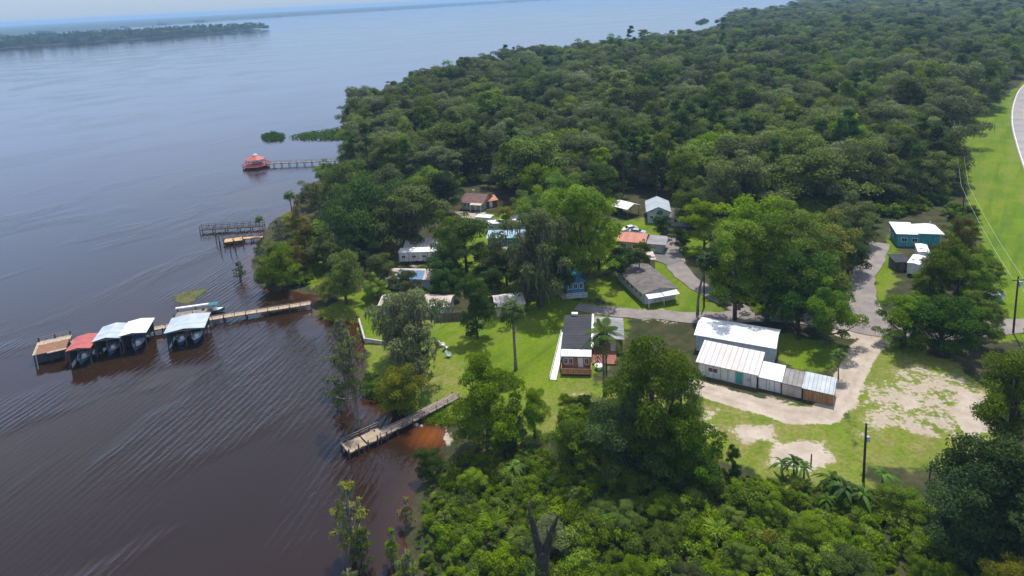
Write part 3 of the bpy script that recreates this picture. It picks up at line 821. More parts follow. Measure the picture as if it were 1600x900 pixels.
# palms
PG = 'palm trees'
T(PALM, 0, (806, 578), 11.5, 'tall cabbage palm standing alone on the lawn left of the grey house', 'leaf_palm', 1.1, group=PG, rz=0)
T(PALMF, 0, (945, 618), 11., 'feathery palm right beside the grey house and its wooden porch', 'leaf_palm', 1.0, group=PG)
T(PALM, 1, (1090, 492), 11.5, 'leaning dark palm on the grass between driveway and road', 'leaf_dark', 1.1, group=PG, rz=0)
T(PALM, 0, (457, 345), 8.5, 'small palm against the water on the shore point', 'leaf_palm', 1.1, 0.3, PG)
T(PALM, 0, (1000, 440), 7, 'short palm behind the weathered shingle roof', 'leaf_palm', 1.1, group=PG)
T(PALM, 0, (408, 372), 6.0, 'small palm at the landward end of the dark railed dock', 'leaf_palm', 1.1, 0.3, PG)
T(PALMF, 0, (1310, 592), 4.5, 'low bushy palm at the corner of the sandy drive', 'leaf_palm', 1.1, group=PG)
# ---- roadside clump, right of the lane
for i, (K, a, h, lab, c, s) in enumerate((
        (VILT, (1148, 500), 22, 'tall dark tree with visible trunks at the left front of the roadside clump', 'leaf_mid', .9),
        (VILT, (1198, 502), 23, 'tall full green tree in the middle front of the roadside clump', 'leaf_mid', 1.0),
        (VIL, (1246, 512), 17, 'dark tree behind the long white roof', 'leaf_dark', .9),
        (VIL, (1292, 538), 13.5, 'dark drooping tree beside the road junction', 'leaf_mid', .85),
        (VILT, (1232, 455), 21, 'tall green tree at the back of the roadside clump', 'leaf_mid', 1.0),
        (VIL, (1295, 440), 16, 'yellow green rounded tree at the top right of the roadside clump', 'leaf_yellow', 1.0),
        (VIL, (1170, 428), 20, 'broad bright green tree at the top left of the roadside clump', 'leaf_bright', 1.0),
        (VIL, (1325, 425), 12, 'dark tree overhanging the shaded lane', 'leaf_dark', 1.0),
        (VIL, (1268, 475), 16, 'green tree inside the roadside clump, right of the tall middle one', 'leaf_mid', 1.0),
        (VIL, (1340, 380), 13, 'brownish green tree above the shaded lane', 'leaf_grey', 1.0),
        (VIL, (1130, 450), 14, 'dark tree inside the roadside clump behind the leaning palm', 'leaf_dark', .9))):
    T(K, i, a, h, lab, c, s, group=RG)
# ---- right of the lane
for i, (K, a, h, lab, c, s) in enumerate((
        (NEARD, (1412, 540), 10.5, 'round dark bushy tree at the corner of the lane and road', 'leaf_mid', 1.15),
        (NEARD, (1470, 552), 11.5, 'broad dark tree casting shade over the sandy lot', 'leaf_dark', 1.2),
        (NEARD, (1526, 536), 10, 'dark tree at the right end of the shady clump beside the power pole', 'leaf_mid', 1.0),
        (VIL, (1495, 468), 13.5, 'olive tree behind the junk trailers', 'leaf_mid', .85),
        (VIL, (1452, 462), 7.5, 'bushy tree in front of the junk campers', 'leaf_mid', .8),
        (NEARD, (1438, 448), 3.6, 'low bush at the foot of the nearer junk camper', 'leaf_mid', 1.2),
        (VIL, (1528, 480), 11, 'green tree nearest the grass verge below the wires', 'leaf_mid', .8),
        (VIL, (1478, 440), 11, 'yellowish tree right of the white teal house roof', 'leaf_yellow', .75),
        (VIL, (1500, 410), 11.5, 'rusty tinged tree beside the tall verge pole', 'leaf_rust', .6),
        (NEAR, (1578, 720), 16.5, 'green tree at the right border above the sandy lot', 'leaf_mid', .9),
        (NEAR, (1625, 700), 17, 'tree cut off by the right border beside the sandy lot', 'leaf_mid', .9),
        (NEARD, (1520, 880), 14.5, 'big tree coloured dark for backlit shade in the bottom right corner', 'leaf_dark', 1.0),  # dark leaf colour on these corner trees stands in for their backlit shade
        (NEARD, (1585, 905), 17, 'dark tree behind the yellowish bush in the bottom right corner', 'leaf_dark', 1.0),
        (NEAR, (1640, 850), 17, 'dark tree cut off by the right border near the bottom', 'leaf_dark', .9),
        (NEARD, (1485, 850), 7, 'low dark bushy tree left of the big shade-coloured tree', 'leaf_dark', 1.0),
        (NEAR, (1575, 985), 8.0, 'yellowish green bushy tree low in the right corner', 'leaf_yellow', 1.0))):
    T(K, i, a, h, lab, c, s, group='trees on the right side')
# ---- edge of the thicket
for i, (K, a, h, lab, c, s) in enumerate((
        (NEARD, (765, 702), 15.5, 'tall green tree on the bank right of the rotten dock', 'leaf_mid', .85),
        (NEAR, (836, 684), 8.5, 'small green tree between lawn and thicket below the grey house', 'leaf_mid', .75),
        (NEAR, (1022, 738), 20.5, 'largest dark tree in front of the white sheds', 'leaf_mid', .88),
        (NEARD, (968, 748), 12.5, 'dark bushy tree at the left foot of the largest dark tree', 'leaf_dark', 1.0),
        (NEARD, (1078, 752), 11.0, 'dark bushy tree at the right foot of the largest dark tree', 'leaf_dark', 1.0),
        (NEARD, (895, 738), 9.0, 'low dark tree at the left end of the dark clump', 'leaf_mid', .9),
        (NEARD, (1025, 765), 9.5, 'dark tree in front of the largest dark tree', 'leaf_dark', 1.1),
        (NEAR, (1065, 690), 13, 'green tree right behind the largest dark tree near the shed corner', 'leaf_mid', .7),
        (NEAR, (985, 690), 14, 'green tree left behind the largest dark tree near the house wing', 'leaf_mid', .7),
        (NEAR, (800, 712), 7, 'small dark tree at the right foot of the tall bank tree', 'leaf_dark', .9),
        (NEARD, (672, 742), 4.2, 'dark rounded bush leaning over the orange shallows', 'leaf_dark', 1.3),
        (NEAR, (1145, 755), 6, 'dark narrow tree at the edge of the sandy ground', 'leaf_dark', .5))):
    T(K, i, a, h, lab, c, s, group=FG)
# ---- shore trees standing in water
for i, (K, a, h, lab, c, s) in enumerate((
        (CYP, (559, 668), 17.0, 'thin leaning cypress in the water off the rotten dock', 'leaf_grey', 1.15),
        (CYP, (540, 600), 12.5, 'sparse grey cypress in the shallows above the leaning cypress', 'leaf_grey', 1.2),
        (CYPS, (552, 868), 10.5, 'yellow crooked little cypress in the water, reaching furthest out', 'leaf_yellow', .9),
        (CYPS, (570, 890), 6.5, 'small green cypress in the water right of the yellow crooked one', 'leaf_mid', 1.0),
        (CYPS, (614, 882), 5.0, 'thin pale cypress in the water near the thicket', 'leaf_bright', .9),
        (CYPS, (640, 925), 6.0, 'bushy light green cypress against the thicket at the bottom', 'leaf_bright', 1.2),
        (CYPS, (636, 822), 4.2, 'brownish little cypress beside the thicket bank', 'leaf_rust', 1.2),
        (CYPS, (548, 945), 5.0, 'grey green bush in the water at the bottom border', 'leaf_grey', 1.3),
        (CYPS, (376, 438), 5.0, 'yellow little cypress in the water off the green waterfront tree', 'leaf_yellow', 1.4),
        (CYP, (412, 440), 11, 'dark thin cypress at the tip of the shore bulge', 'leaf_mid', 1.0),
        (CYP, (440, 400), 11, 'grey brown cypress behind the orange dock', 'leaf_grey', 1.2),
        (CYP, (470, 372), 12, 'brownish cypress behind the dark railed dock', 'leaf_rust', 1.2),
        (CYP, (500, 345), 13, 'yellowish cypress on the shore point', 'leaf_yellow', 1.3),
        (CYP, (520, 310), 13, 'grey cypress on the shore point nearest the gazebo walkway', 'leaf_grey', 1.3),
        (CYP, (540, 236), 13, 'rusty cypress where the gazebo walkway meets the shore', 'leaf_rust', 1.2),
        (CYP, (560, 215), 13, 'pale cypress at the edge of the marsh', 'leaf_bright', 1.3),
        (CYPS, (532, 640), 5.5, 'stunted dark cypress in the water left of the leaning cypress', 'leaf_dark', 1.0))):
    T(K, i, a, h, lab, c, s, 0, SG)


# ------------------------------------------------------------------ forest
FORP = gp([(545, 262), (585, 292), (640, 300), (690, 296), (705, 285), (770, 292), (800, 315), (870, 325), (940, 332), (968, 312), (1040, 316), (1090, 350), (1110, 375), (1180, 385), (1270, 392), (1330, 376),
           (1385, 345), (1440, 330), (1482, 330), (1492, 280), (1484, 215), (1540, 178), (1572, 150), (1590, 118), (1640, 88), (1720, 72)])
FORW = [tuple(p) for p in FORP] + [(1500, 900), (1900, 2200), (1300, 2600)] + [tuple(p) for p in reversed(SHORE[28:42])]
rng = np.random.RandomState(5)
pts = []
for y in np.arange(190, 2600, 7.6):
    st = 7.6 if y < 700 else (10 if y < 1200 else 15)
    if y > 700 and (int(y / 7.6) % (2 if y < 1200 else 3)): continue
    x = np.arange(-140, 1700, st) + (st / 2 if int(y / 7.6) % 2 else 0)
    pts.append(np.column_stack([x, np.full(len(x), y)]) + rng.uniform(-3.4, 3.4, (len(x), 2)) * st / 7.6)
pts = np.concatenate(pts)
pts = pts[inside(pts, FORW)]
# only what lies in or near the view
q = pts - 0; ang = np.degrees(np.arctan2(q[:, 0], q[:, 1])); pts = pts[(ang > -22) & (ang < 46)]
CLEAR = [(gp([(955, 97)])[0], 9), (gp([(735, 318)])[0], 10), (gp([(1025, 327)])[0], 10.5), (gp([(1068, 338)])[0], 9), (gp([(990, 322)])[0], 8.5), (gp([(632, 128)])[0], 8), (gp([(1594, 84)])[0], 24), (gp([(1432, 358)])[0], 11)]
for c, r in CLEAR:
    pts = pts[np.hypot(pts[:, 0] - c[0], pts[:, 1] - c[1]) > r]
pts = pts[segdist(pts, HW) > 13]
pts = pts[sdist(pts, SHORE) > 4]
pts = pts[np.argsort(np.hypot(pts[:, 0], pts[:, 1]))]
NIND = 205
for i, p in enumerate(pts[:NIND]):
    u = random.random(); hv = 15.5 + 5.0 * float(vnoise(p[None], .010, 31)[0]) + random.uniform(-4.5, 4.5)
    u = min(.999, max(0, u + .45 * float(vnoise(p[None], .008, 33)[0])))
    if u < .50: FOR[i % 4].place((p[0], p[1], GZ - .1), hv, random.uniform(.85, 1.35), None, 'dense green broadleaf tree at the front of the forest behind the houses', 'green trees of the forest front', 'leaf_forest' if u < .34 else ('leaf_mid' if u < .43 else 'leaf_bright'))
    elif u < .84: FORM[i % 2].place((p[0], p[1], GZ - .1), hv, random.uniform(.85, 1.35), None, 'grey green moss-hung oak at the front of the forest behind the houses', 'moss-hung oaks of the forest front', 'leaf_grey' if u < .74 else 'leaf_forest')
    else: PINE[i % 2].place((p[0], p[1], GZ - .1), hv + 4.5, random.uniform(.9, 1.2), None, 'slender dark pine rising from the front of the forest', 'pines of the forest front', 'leaf_dark')


def scatter(name, P, rot, scl, idx, sources, label):
    me = bpy.data.meshes.new(name); n = len(P); me.vertices.add(n); me.vertices.foreach_set('co', np.asarray(P, np.float32).ravel())
    a = me.attributes.new('turn', 'FLOAT', 'POINT'); a.data.foreach_set('value', np.asarray(rot, np.float32))
    a = me.attributes.new('size', 'FLOAT_VECTOR', 'POINT'); a.data.foreach_set('vector', np.asarray(scl, np.float32).ravel())
    a = me.attributes.new('pick', 'INT', 'POINT'); a.data.foreach_set('value', np.asarray(idx, np.int32))
    o = link(name, me); kind(o, 'stuff', label)
    g = bpy.data.node_groups.new(name, 'GeometryNodeTree')
    g.interface.new_socket('Geometry', in_out='INPUT', socket_type='NodeSocketGeometry'); g.interface.new_socket('Geometry', in_out='OUTPUT', socket_type='NodeSocketGeometry')
    N, L = g.nodes, g.links
    gi, go = N.new('NodeGroupInput'), N.new('NodeGroupOutput'); ip = N.new('GeometryNodeInstanceOnPoints'); ti = N.new('GeometryNodeGeometryToInstance')
    for s in reversed(sources):
        oi = N.new('GeometryNodeObjectInfo'); oi.transform_space = 'ORIGINAL'; oi.inputs['Object'].default_value = s; oi.inputs['As Instance'].default_value = False
        L.new(oi.outputs['Geometry'], ti.inputs[0])

    def na(t, nm):
        k = N.new('GeometryNodeInputNamedAttribute'); k.data_type = t; k.inputs['Name'].default_value = nm
        return k.outputs['Attribute']
    cx = N.new('ShaderNodeCombineXYZ'); L.new(na('FLOAT', 'turn'), cx.inputs[2])
    L.new(gi.outputs[0], ip.inputs['Points']); L.new(ti.outputs[0], ip.inputs['Instance']); ip.inputs['Pick Instance'].default_value = True
    L.new(na('INT', 'pick'), ip.inputs['Instance Index']); L.new(cx.outputs[0], ip.inputs['Rotation']); L.new(na('FLOAT_VECTOR', 'size'), ip.inputs['Scale'])
    L.new(ip.outputs[0], go.inputs[0])
    md = o.modifiers.new('scatter', 'NODES'); md.node_group = g
    return o


def crowns(ks, mats=None, spots=None, label='', group=None, hs=None):
    out = []
    for i, k in enumerate(ks):
        o = k.place(spots[i], hs[i] if hs else k.parts['h'], 1, 0, label[i] if isinstance(label, list) else label, group, mats[i] if mats else None)
        out.append([c for c in o.children if c.name.startswith('crown')][0])
    return out


rest = pts[NIND:]
dist = np.hypot(rest[:, 0], rest[:, 1])
src = [o for o in bpy.data.objects if o.name.startswith('crown') and o.parent and o.parent.name.split('.')[0] in ('forest_tree', 'forest_oak_tree', 'pine_tree')]


def one(meshname, m):
    for o in src:
        if o.data is meshname and o.material_slots[0].material is M[m]: return o


pool = []
for k in FOR + FORM:
    for m in ('leaf_forest', 'leaf_mid', 'leaf_grey', 'leaf_bright'):
        s = one(k.parts['crown'], m)
        if s: pool.append((s, {'leaf_forest': 3., 'leaf_mid': 1.2, 'leaf_grey': 2.2, 'leaf_bright': .5}[m]))
for k in PINE: pool.append((one(k.parts['crown'], 'leaf_dark'), .5))
w = np.array([p[1] for p in pool]); w /= w.sum()
pn = vnoise(rest, .0065, 33); pn2 = vnoise(rest, .011, 35); k_ = np.zeros(len(rest), int)
fam = np.array([{'leaf_forest': 0, 'leaf_mid': 1, 'leaf_grey': 2, 'leaf_bright': 3, 'leaf_dark': 4}[p[0].material_slots[0].material.name] for p in pool])
for i in range(len(rest)):
    f = np.array([1.0, 1.0 + 1.6 * pn2[i], 1.0 + 2.6 * pn[i], .8 - 1.5 * pn[i], .8 - 1.4 * pn2[i]])[fam]; ww = w * np.maximum(f, .05); k_[i] = rng.choice(len(pool), p=ww / ww.sum())
sz = np.clip(rng.normal(.97, .24, len(rest)) + .34 * vnoise(rest, .009, 31) + .18 * (rng.uniform(size=len(rest)) < .06), .45, 1.65); wide = np.where(dist > 1150, 1.9, np.where(dist > 690, 1.35, 1.0)) * rng.uniform(.75, 1.35, len(rest))
scatter('forest', np.column_stack([rest, np.full(len(rest), GZ - .3)]), rng.uniform(0, 6.28, len(rest)), np.column_stack([sz * wide, sz * wide, sz * np.where(dist > 690, 1.05, 1)]), k_, [p[0] for p in pool], 'dense mixed forest stretching away to the horizon along the river')
# island wood
ip = rng.uniform((-3200, 1200), (-780, 2620), (16000, 2)); ip = ip[sdist(ip, ISLE) > 4]
edge = sdist(ip, ISLE) < 45
ip = ip[edge | (rng.uniform(size=len(ip)) < .6)]
wi = np.where(fam == 4, 3., np.where(fam == 0, 1., 0.)); k_ = rng.choice(len(pool), len(ip), p=wi / wi.sum()); sz = rng.uniform(.8, 1.5, len(ip)) 
scatter('island_wood', np.column_stack([ip, np.full(len(ip), .2)]), rng.uniform(0, 6.28, len(ip)), np.column_stack([sz * 1.7, sz * 1.7, sz * .95]), k_, [p[0] for p in pool], 'dark wooded island lying low in the river')


def far_canopy():
    xs, ys = np.arange(-13000, 3000, 90.), np.concatenate([np.arange(300, 9000, 60.), np.arange(9000, 13800, 150.)])
    X, Y = np.meshgrid(xs, ys); P = np.column_stack([X.ravel(), Y.ravel()]); P += rng.uniform(-25, 25, P.shape)
    sd = sdist(P, FAR); z = np.where(sd > 0, 8 + rng.uniform(2, 9, len(P)) + 3 * vnoise(P, .0011, 2), -6)
    n, m = len(ys), len(xs); i, j = np.meshgrid(np.arange(n - 1), np.arange(m - 1), indexing='ij'); q = (i * m + j).ravel()
    Q = np.stack([q, q + 1, q + m + 1, q + m], 1); ok = (sd[Q] > -90).all(1) & (sd[Q] > 0).any(1)
    me = npmesh('far_shore_wood', np.column_stack([P, z]), Q[ok]); me.materials.append(mat('far_wood', (.045, .062, .024), (.03, .045, .02), .95, .004))
    kind(link('far_shore_wood', me), 'stuff', 'low wooded far shore beyond the wide river')


far_canopy()

# ------------------------------------------------------------------ thicket in front
THK = gp([(560, 1400), (640, 900), (652, 830), (664, 772), (700, 712), (760, 690), (840, 696), (900, 730), (1000, 745), (1110, 735), (1200, 742), (1250, 752), (1320, 762), (1400, 770), (1460, 790), (1500, 830), (1600, 830), (1700, 900), (1700, 1400)])
sh_spots = []
labs = ['bright leafy bush at the bank beside the little cypresses', 'fresh green bush at the front of the thicket', 'dull broad-leaved bush in the thicket', 'low spreading bush in the middle of the thicket']
s1 = crowns(SHR, None, [G(690, 850), G(900, 900), G(1080, 880), G(1010, 800)], labs, 'bushes of the thicket', [2.6, 2.4, 2.4, 2.2])
s2 = crowns(BLADE, None, [G(1120, 840), G(760, 735)], ['arching clump of long grass in the thicket', 'tall reedy grass clump near the bank tree'], 'grass clumps of the thicket', [2.2, 2.6])
extra = [copy_thing(s1[0].parent, G(1200, 860), 1, (1.5, 1.5, 1.4), 'yellow tinged bush right of the thicket centre', mats={'crown': 'leaf_yellow'}),
         copy_thing(s1[1].parent, G(1290, 900), 2, (1.5, 1.5, 1.4), 'large bright bush near the bottom right of the thicket', mats={'crown': 'leaf_bright'}),
         copy_thing(s1[3].parent, G(720, 800), 2, (1.4, 1.4, 1.4), 'dark green bush at the left of the thicket', mats={'crown': 'leaf_dark'}),
         copy_thing(s1[2].parent, G(850, 850), 2, (1.4, 1.4, 1.4), 'mid green bush beside the dead forked trunk', mats={'crown': 'leaf_mid'})]
s3 = [[c for c in e.children if c.name.startswith('crown')][0] for e in extra]
tp = rng.uniform((-20, 38), (85, 100), (8000, 2)); tp = tp[sdist(tp, THK) > .2]
hgt = .78 + .55 * vnoise(tp, .08, 21) + .5 * vnoise(tp, .22, 22)
srcs = s1 + s2 + s3
wt = np.array([1.8, 1.8, .6, 1.8, .45, .30, .15, 1.6, .12, .6]); wt /= wt.sum()
k_ = rng.choice(len(srcs), len(tp), p=wt); hgt = hgt * np.clip(.35 + sdist(tp, THK) / 9, .35, 1); sz = np.clip(hgt, .3, 1.9) * rng.uniform(.5, 1.25, len(tp))
scatter('undergrowth', np.column_stack([tp, np.full(len(tp), GZ - .25)]), rng.uniform(0, 6.28, len(tp)), np.column_stack([sz * 1.0, sz * 1.0, sz * 1.15]), k_, srcs, 'tangled sunlit undergrowth filling the foreground')
# lower scrub below trees, by houses and along the banks
bp = []
for poly, den in ((gp([(570, 600), (600, 590), (640, 640), (660, 655), (620, 640)]), 60), (gp([(400, 440), (470, 380), (500, 350), (530, 400), (480, 450)]), 160), (gp([(1400, 530), (1560, 520), (1560, 400), (1480, 380), (1430, 460)]), 160), (gp([(1100, 400), (1330, 380), (1320, 480), (1240, 500), (1120, 480)]), 200), (gp([(540, 260), (700, 285), (690, 330), (560, 400), (500, 340)]), 250), (gp([(600, 380), (760, 380), (860, 440), (840, 480), (600, 480)]), 130), (gp([(1480, 330), (1520, 340), (1552, 430), (1556, 510), (1520, 500)]), 90), (gp([(880, 620), (1110, 700), (1110, 770), (880, 760)]), 160), (gp([(545, 262), (690, 296), (770, 288), (870, 318), (960, 300), (1040, 302), (1100, 340), (1270, 390), (1390, 345), (1490, 320), (1490, 230), (1100, 270), (700, 260)]), 700)):
    a = np.array([tuple(p) for p in poly]); c = rng.uniform(a.min(0), a.max(0), (den * 3, 2)); c = c[sdist(c, poly) > 0][:den]; bp.append(c)
bp = np.concatenate(bp); pick = np.array([0, 2, 8, 9, 3])[rng.randint(0, 5, len(bp))]; sz = rng.uniform(.5, 1.25, len(bp)) * np.where(np.hypot(bp[:, 0], bp[:, 1]) > 190, 1.7, 1)
scatter('scrub', np.column_stack([bp, np.full(len(bp), GZ - .25)]), rng.uniform(0, 6.28, len(bp)), np.column_stack([sz, sz, sz]), pick, srcs, 'low scrub growing under the trees and along the banks')
for i in range(26):
    c_ = None
    while c_ is None:
        q_ = rng.uniform((-12, 60), (62, 92))
        if sdist(q_[None], THK)[0] > 1: c_ = q_
    NEARD[i % 2].place((c_[0], c_[1], GZ - .1), rng.uniform(2.6, 4.8), rng.uniform(1.1, 1.6), None, 'tall leafy bush rising out of the tangled foreground thicket', 'tall bushes of the thicket', ('leaf_bright', 'leaf_mid', 'leaf_bright', 'leaf_mid', 'leaf_bright', 'leaf_grey')[i % 6])
# banana plants
BG = 'banana plants at the edge of the sandy lot'
for i, (x, y, h, lab) in enumerate(((1222, 744, 3.2, 'leftmost small banana plant by the pale sand patch'), (1240, 742, 3.4, 'second small banana plant by the pale sand patch'), (1256, 748, 3.0, 'third small banana plant by the pale sand patch'), (1300, 776, 4.2, 'large banana plant with arching leaves left of the utility pole'), (1320, 792, 4.4, 'banana plant low in front of the utility pole'), (1378, 772, 4.6, 'tall banana plant right of the utility pole'), (1345, 800, 4.0, 'banana plant drooping right below the utility pole'), (1290, 806, 3.6, 'small banana plant below the large arching one'), (955, 838, 3.6, 'banana plant in the middle of the thicket'), (805, 752, 3.8, 'banana plant by the bank tree at the thicket edge'), (1405, 795, 3.2, 'banana plant at the right end of its row'))):
    BAN[i % 3].place(G(x, y), h * 1.12, .85, None, lab, BG)
# dead forked trunk
t = thing('dead_tree', 'dead black forked trunk wrapped in vines standing in the foreground thicket', 'dead tree', G(850, 948), 0); t.scale = (.95, .95, 1.4)
b = MB(); b.tube([(0, 0, -.5), (.05, 0, 1.2), (-.05, .05, 2.6), (.1, 0, 4.2), (.12, 0, 5.0)], [1.0, .78, .85, .66, .60], 11); b.smooth = True; b.build('trunk', 'bark_dark', t)
b = MB(); b.tube([(0, 0, 4.5), (-.5, .2, 5.9), (-.75, .3, 7.2), (-1.15, .5, 8.6)], [.55, .42, .36, .12], 9); b.smooth = True; b.build('limb', 'bark_dark', t)
b = MB(); b.tube([(.15, 0, 4.4), (.9, .2, 5.7), (1.35, .25, 6.6), (2.1, .3, 7.8)], [.5, .38, .30, .1], 9); b.smooth = True; b.build('limb', 'bark_dark', t)
b = MB(); b.tube([(.9, .2, 5.6), (.75, .5, 6.8)], [.18, .04], 6); b.smooth = True; b.build('branch', 'bark_dark', t)
for q0, q1 in (((-.75, .3, 7.1), (-1.5, .2, 7.9)), ((1.5, .25, 6.8), (1.9, -.2, 7.9)), ((-.55, .2, 6.0), (-.1, .5, 7.1)), ((1.2, .2, 6.3), (2.1, .1, 6.7)), ((-1.05, .5, 8.2), (-.8, .6, 9.2))):
    b = MB(); m0 = tuple((u_ + v_) / 2 + .08 for u_, v_ in zip(q0, q1)); b.tube([q0, m0, q1], [.12, .07, .02], 5); b.build('branch', 'bark', t)
link('vines', crown_mesh('vines', 77, [(np.array(c), r_, 1.2) for c, r_ in (((.7, -.1, .8), .8), ((-.7, 0, 1.6), .7), ((.75, .1, 3.2), .6), ((-.5, .1, 4.0), .5), ((1.4, .2, 6.2), .42), ((-.8, .3, 6.4), .4), ((-1.0, .4, 8.0), .3), ((.1, -.2, 2.4), .8), ((-.2, -.3, 3.4), .55))], 3600, .17, 'leaf_mid', .7), t)


# water plants
def mat_patch(name, px, z, m, label, jag=.5, seed=0, hgt=.15, z0=-.1):
    P = [G(x, y, 0) for x, y in px]; r = random.Random(seed); ring = []
    for i in range(len(P)):
        a, c = P[i], P[(i + 1) % len(P)]
        for k in range(5): q = a.lerp(c, k / 5); ring.append((q.x + r.uniform(-jag, jag), q.y + r.uniform(-jag, jag)))
    b = MB(); n = len(ring); b.add([(x, y, z0) for x, y in ring] + [(x, y, hgt) for x, y in ring], [tuple(range(n, 2 * n))] + [(i, (i + 1) % n, n + (i + 1) % n, n + i) for i in range(n)])
    return kind(b.build(name, m), 'stuff', label)


def tufts(name, poly_px, n, h, m, label, seed):
    poly = gp(poly_px, 0); r = np.random.RandomState(seed); a = np.array([tuple(p) for p in poly]); c = r.uniform(a.min(0), a.max(0), (n * 4, 2)); c = c[sdist(c, poly) > 0][:n]; n = len(c)
    k = n * 6; base = np.repeat(c, 6, 0) + r.normal(size=(k, 2)) * .4; pos = np.column_stack([base, r.uniform(.1, h, k)])
    V, Q = leaves(pos, r.normal(size=(k, 3)) + [0, 0, .4], r.uniform(.4, .9, k) * h * .8, r, .5)
    me = npmesh(name, V, Q); setcol(me, 'tint', np.repeat(r.uniform(0, 1, (k, 3)), 4, 0)); me.materials.append(M[m])
    return kind(link(name, me), 'stuff', label)


mat_patch('water_lilies', [(272, 462), (300, 454), (324, 452), (310, 463), (296, 474), (272, 474)], 0, 'lily', 'olive mat of water lilies floating behind the boathouse', .5, 3, .04)
tufts('water_weeds', [(270, 464), (298, 453), (326, 450), (312, 464), (298, 475), (270, 475)], 160, .3, 'leaf_yellow', 'yellowish weeds in the floating lily mat', 4)
tufts('marsh_grass', [(408, 214), (425, 207), (446, 212), (440, 220), (415, 221)], 420, 1.2, 'leaf_dark', 'dark marsh grass islet off the point', 6)
tufts('marsh_reeds', [(452, 215), (470, 210), (510, 205), (540, 200), (560, 200), (560, 212), (520, 218), (470, 218)], 900, 1.3, 'leaf_dark', 'dark reeds along the marshy point', 7)
tufts('water_hyacinth', [(562, 600), (590, 590), (618, 612), (640, 638), (604, 632), (572, 616)], 700, .6, 'leaf_bright', 'bright green water hyacinths at the bank left of the yellowish tree', 8)
tufts('bank_weeds', [(660, 660), (690, 632), (730, 632), (735, 660), (700, 668)], 600, .6, 'leaf_bright', 'bright green weeds beside the rotten dock', 9)
tufts('bank_sedge', [(486, 492), (520, 480), (560, 490), (562, 506), (512, 502)], 300, .7, 'leaf_yellow', 'yellowish sedge along the bank at the dock landing', 10)
tufts('marsh_clump', [(1086, 36), (1100, 30), (1108, 33), (1095, 38)], 700, 2.4, 'leaf_dark', 'tiny reed islet far up the river', 11)


# ------------------------------------------------------------------ buildings
def frame(pa, pb, z):
    a, b = G(*pa, z), G(*pb, z); d = b - a
    return a, math.atan2(d.y, d.x), d.length


def site(name, label, cat, pa, pb, z, group=None, rz=None, base=GZ):
    """a thing whose origin is below photo point pa (height z); local x runs towards pb"""
    a, r, l = frame(pa, pb, z)
    return thing(name, label, cat, (a.x, a.y, base), r if rz is None else rz, group), l


def walls(b, L, W, h, axis='x', rise=0., x0=0, y0=0, z0=-.2, mi=0):
    """four walls as one closed body, with gable ends when rise > 0 (ridge along axis)"""
    x1, y1 = x0 + L, y0 + W
    if rise <= 0: return b.box(x0, x1, y0, y1, z0, h, mi)
    if axis == 'x':
        v = [(x0, y0, z0), (x1, y0, z0), (x1, y1, z0), (x0, y1, z0), (x0, y0, h), (x1, y0, h), (x1, y1, h), (x0, y1, h), (x0, (y0 + y1) / 2, h + rise), (x1, (y0 + y1) / 2, h + rise)]
        f = [(3, 2, 1, 0), (0, 1, 5, 4), (2, 3, 7, 6), (1, 2, 6, 9, 5), (3, 0, 4, 8, 7), (4, 5, 9, 8), (6, 7, 8, 9)]
    else:
        v = [(x0, y0, z0), (x1, y0, z0), (x1, y1, z0), (x0, y1, z0), (x0, y0, h), (x1, y0, h), (x1, y1, h), (x0, y1, h), ((x0 + x1) / 2, y0, h + rise), ((x0 + x1) / 2, y1, h + rise)]
        f = [(3, 2, 1, 0), (0, 1, 5, 8, 4), (2, 3, 7, 9, 6), (1, 2, 6, 5), (3, 0, 4, 7), (5, 6, 9, 8), (7, 4, 8, 9)]
    return b.add(v, f, mi)


def gable(b, L, W, h, rise, axis='x', ov=.35, t=.09, x0=0, y0=0, lift=.06, ridge=True):
    x1, y1 = x0 + L, y0 + W; h += lift
    if axis == 'x':
        ym = (y0 + y1) / 2; k = rise / (W / 2)
        b.slab([(x0 - ov, y0 - ov, h - k * ov), (x1 + ov, y0 - ov, h - k * ov), (x1 + ov, ym, h + rise), (x0 - ov, ym, h + rise)], t)
        b.slab([(x0 - ov, ym + .004, h + rise), (x1 + ov, ym + .004, h + rise), (x1 + ov, y1 + ov, h - k * ov), (x0 - ov, y1 + ov, h - k * ov)], t)
    else:
        xm = (x0 + x1) / 2; k = rise / (L / 2)
        b.slab([(x0 - ov, y0 - ov, h - k * ov), (xm, y0 - ov, h + rise), (xm, y1 + ov, h + rise), (x0 - ov, y1 + ov, h - k * ov)], t)
        b.slab([(xm + .004, y0 - ov, h + rise), (x1 + ov, y0 - ov, h - k * ov), (x1 + ov, y1 + ov, h - k * ov), (xm + .004, y1 + ov, h + rise)], t)
    return b


def shed(b, L, W, h0, h1, ov=.3, t=.1, x0=0, y0=0, axis='y', lift=.05):
    """single slope: height h0 at the low coordinate, h1 at the high one"""
    x1, y1 = x0 + L, y0 + W
    if axis == 'y':
        k = (h1 - h0) / W
        return b.slab([(x0 - ov, y0 - ov, h0 - k * ov + lift), (x1 + ov, y0 - ov, h0 - k * ov + lift), (x1 + ov, y1 + ov, h1 + k * ov + lift), (x0 - ov, y1 + ov, h1 + k * ov + lift)], t)
    k = (h1 - h0) / L
    return b.slab([(x0 - ov, y0 - ov, h0 - k * ov + lift), (x1 + ov, y0 - ov, h1 + k * ov + lift), (x1 + ov, y1 + ov, h1 + k * ov + lift), (x0 - ov, y1 + ov, h0 - k * ov + lift)], t)


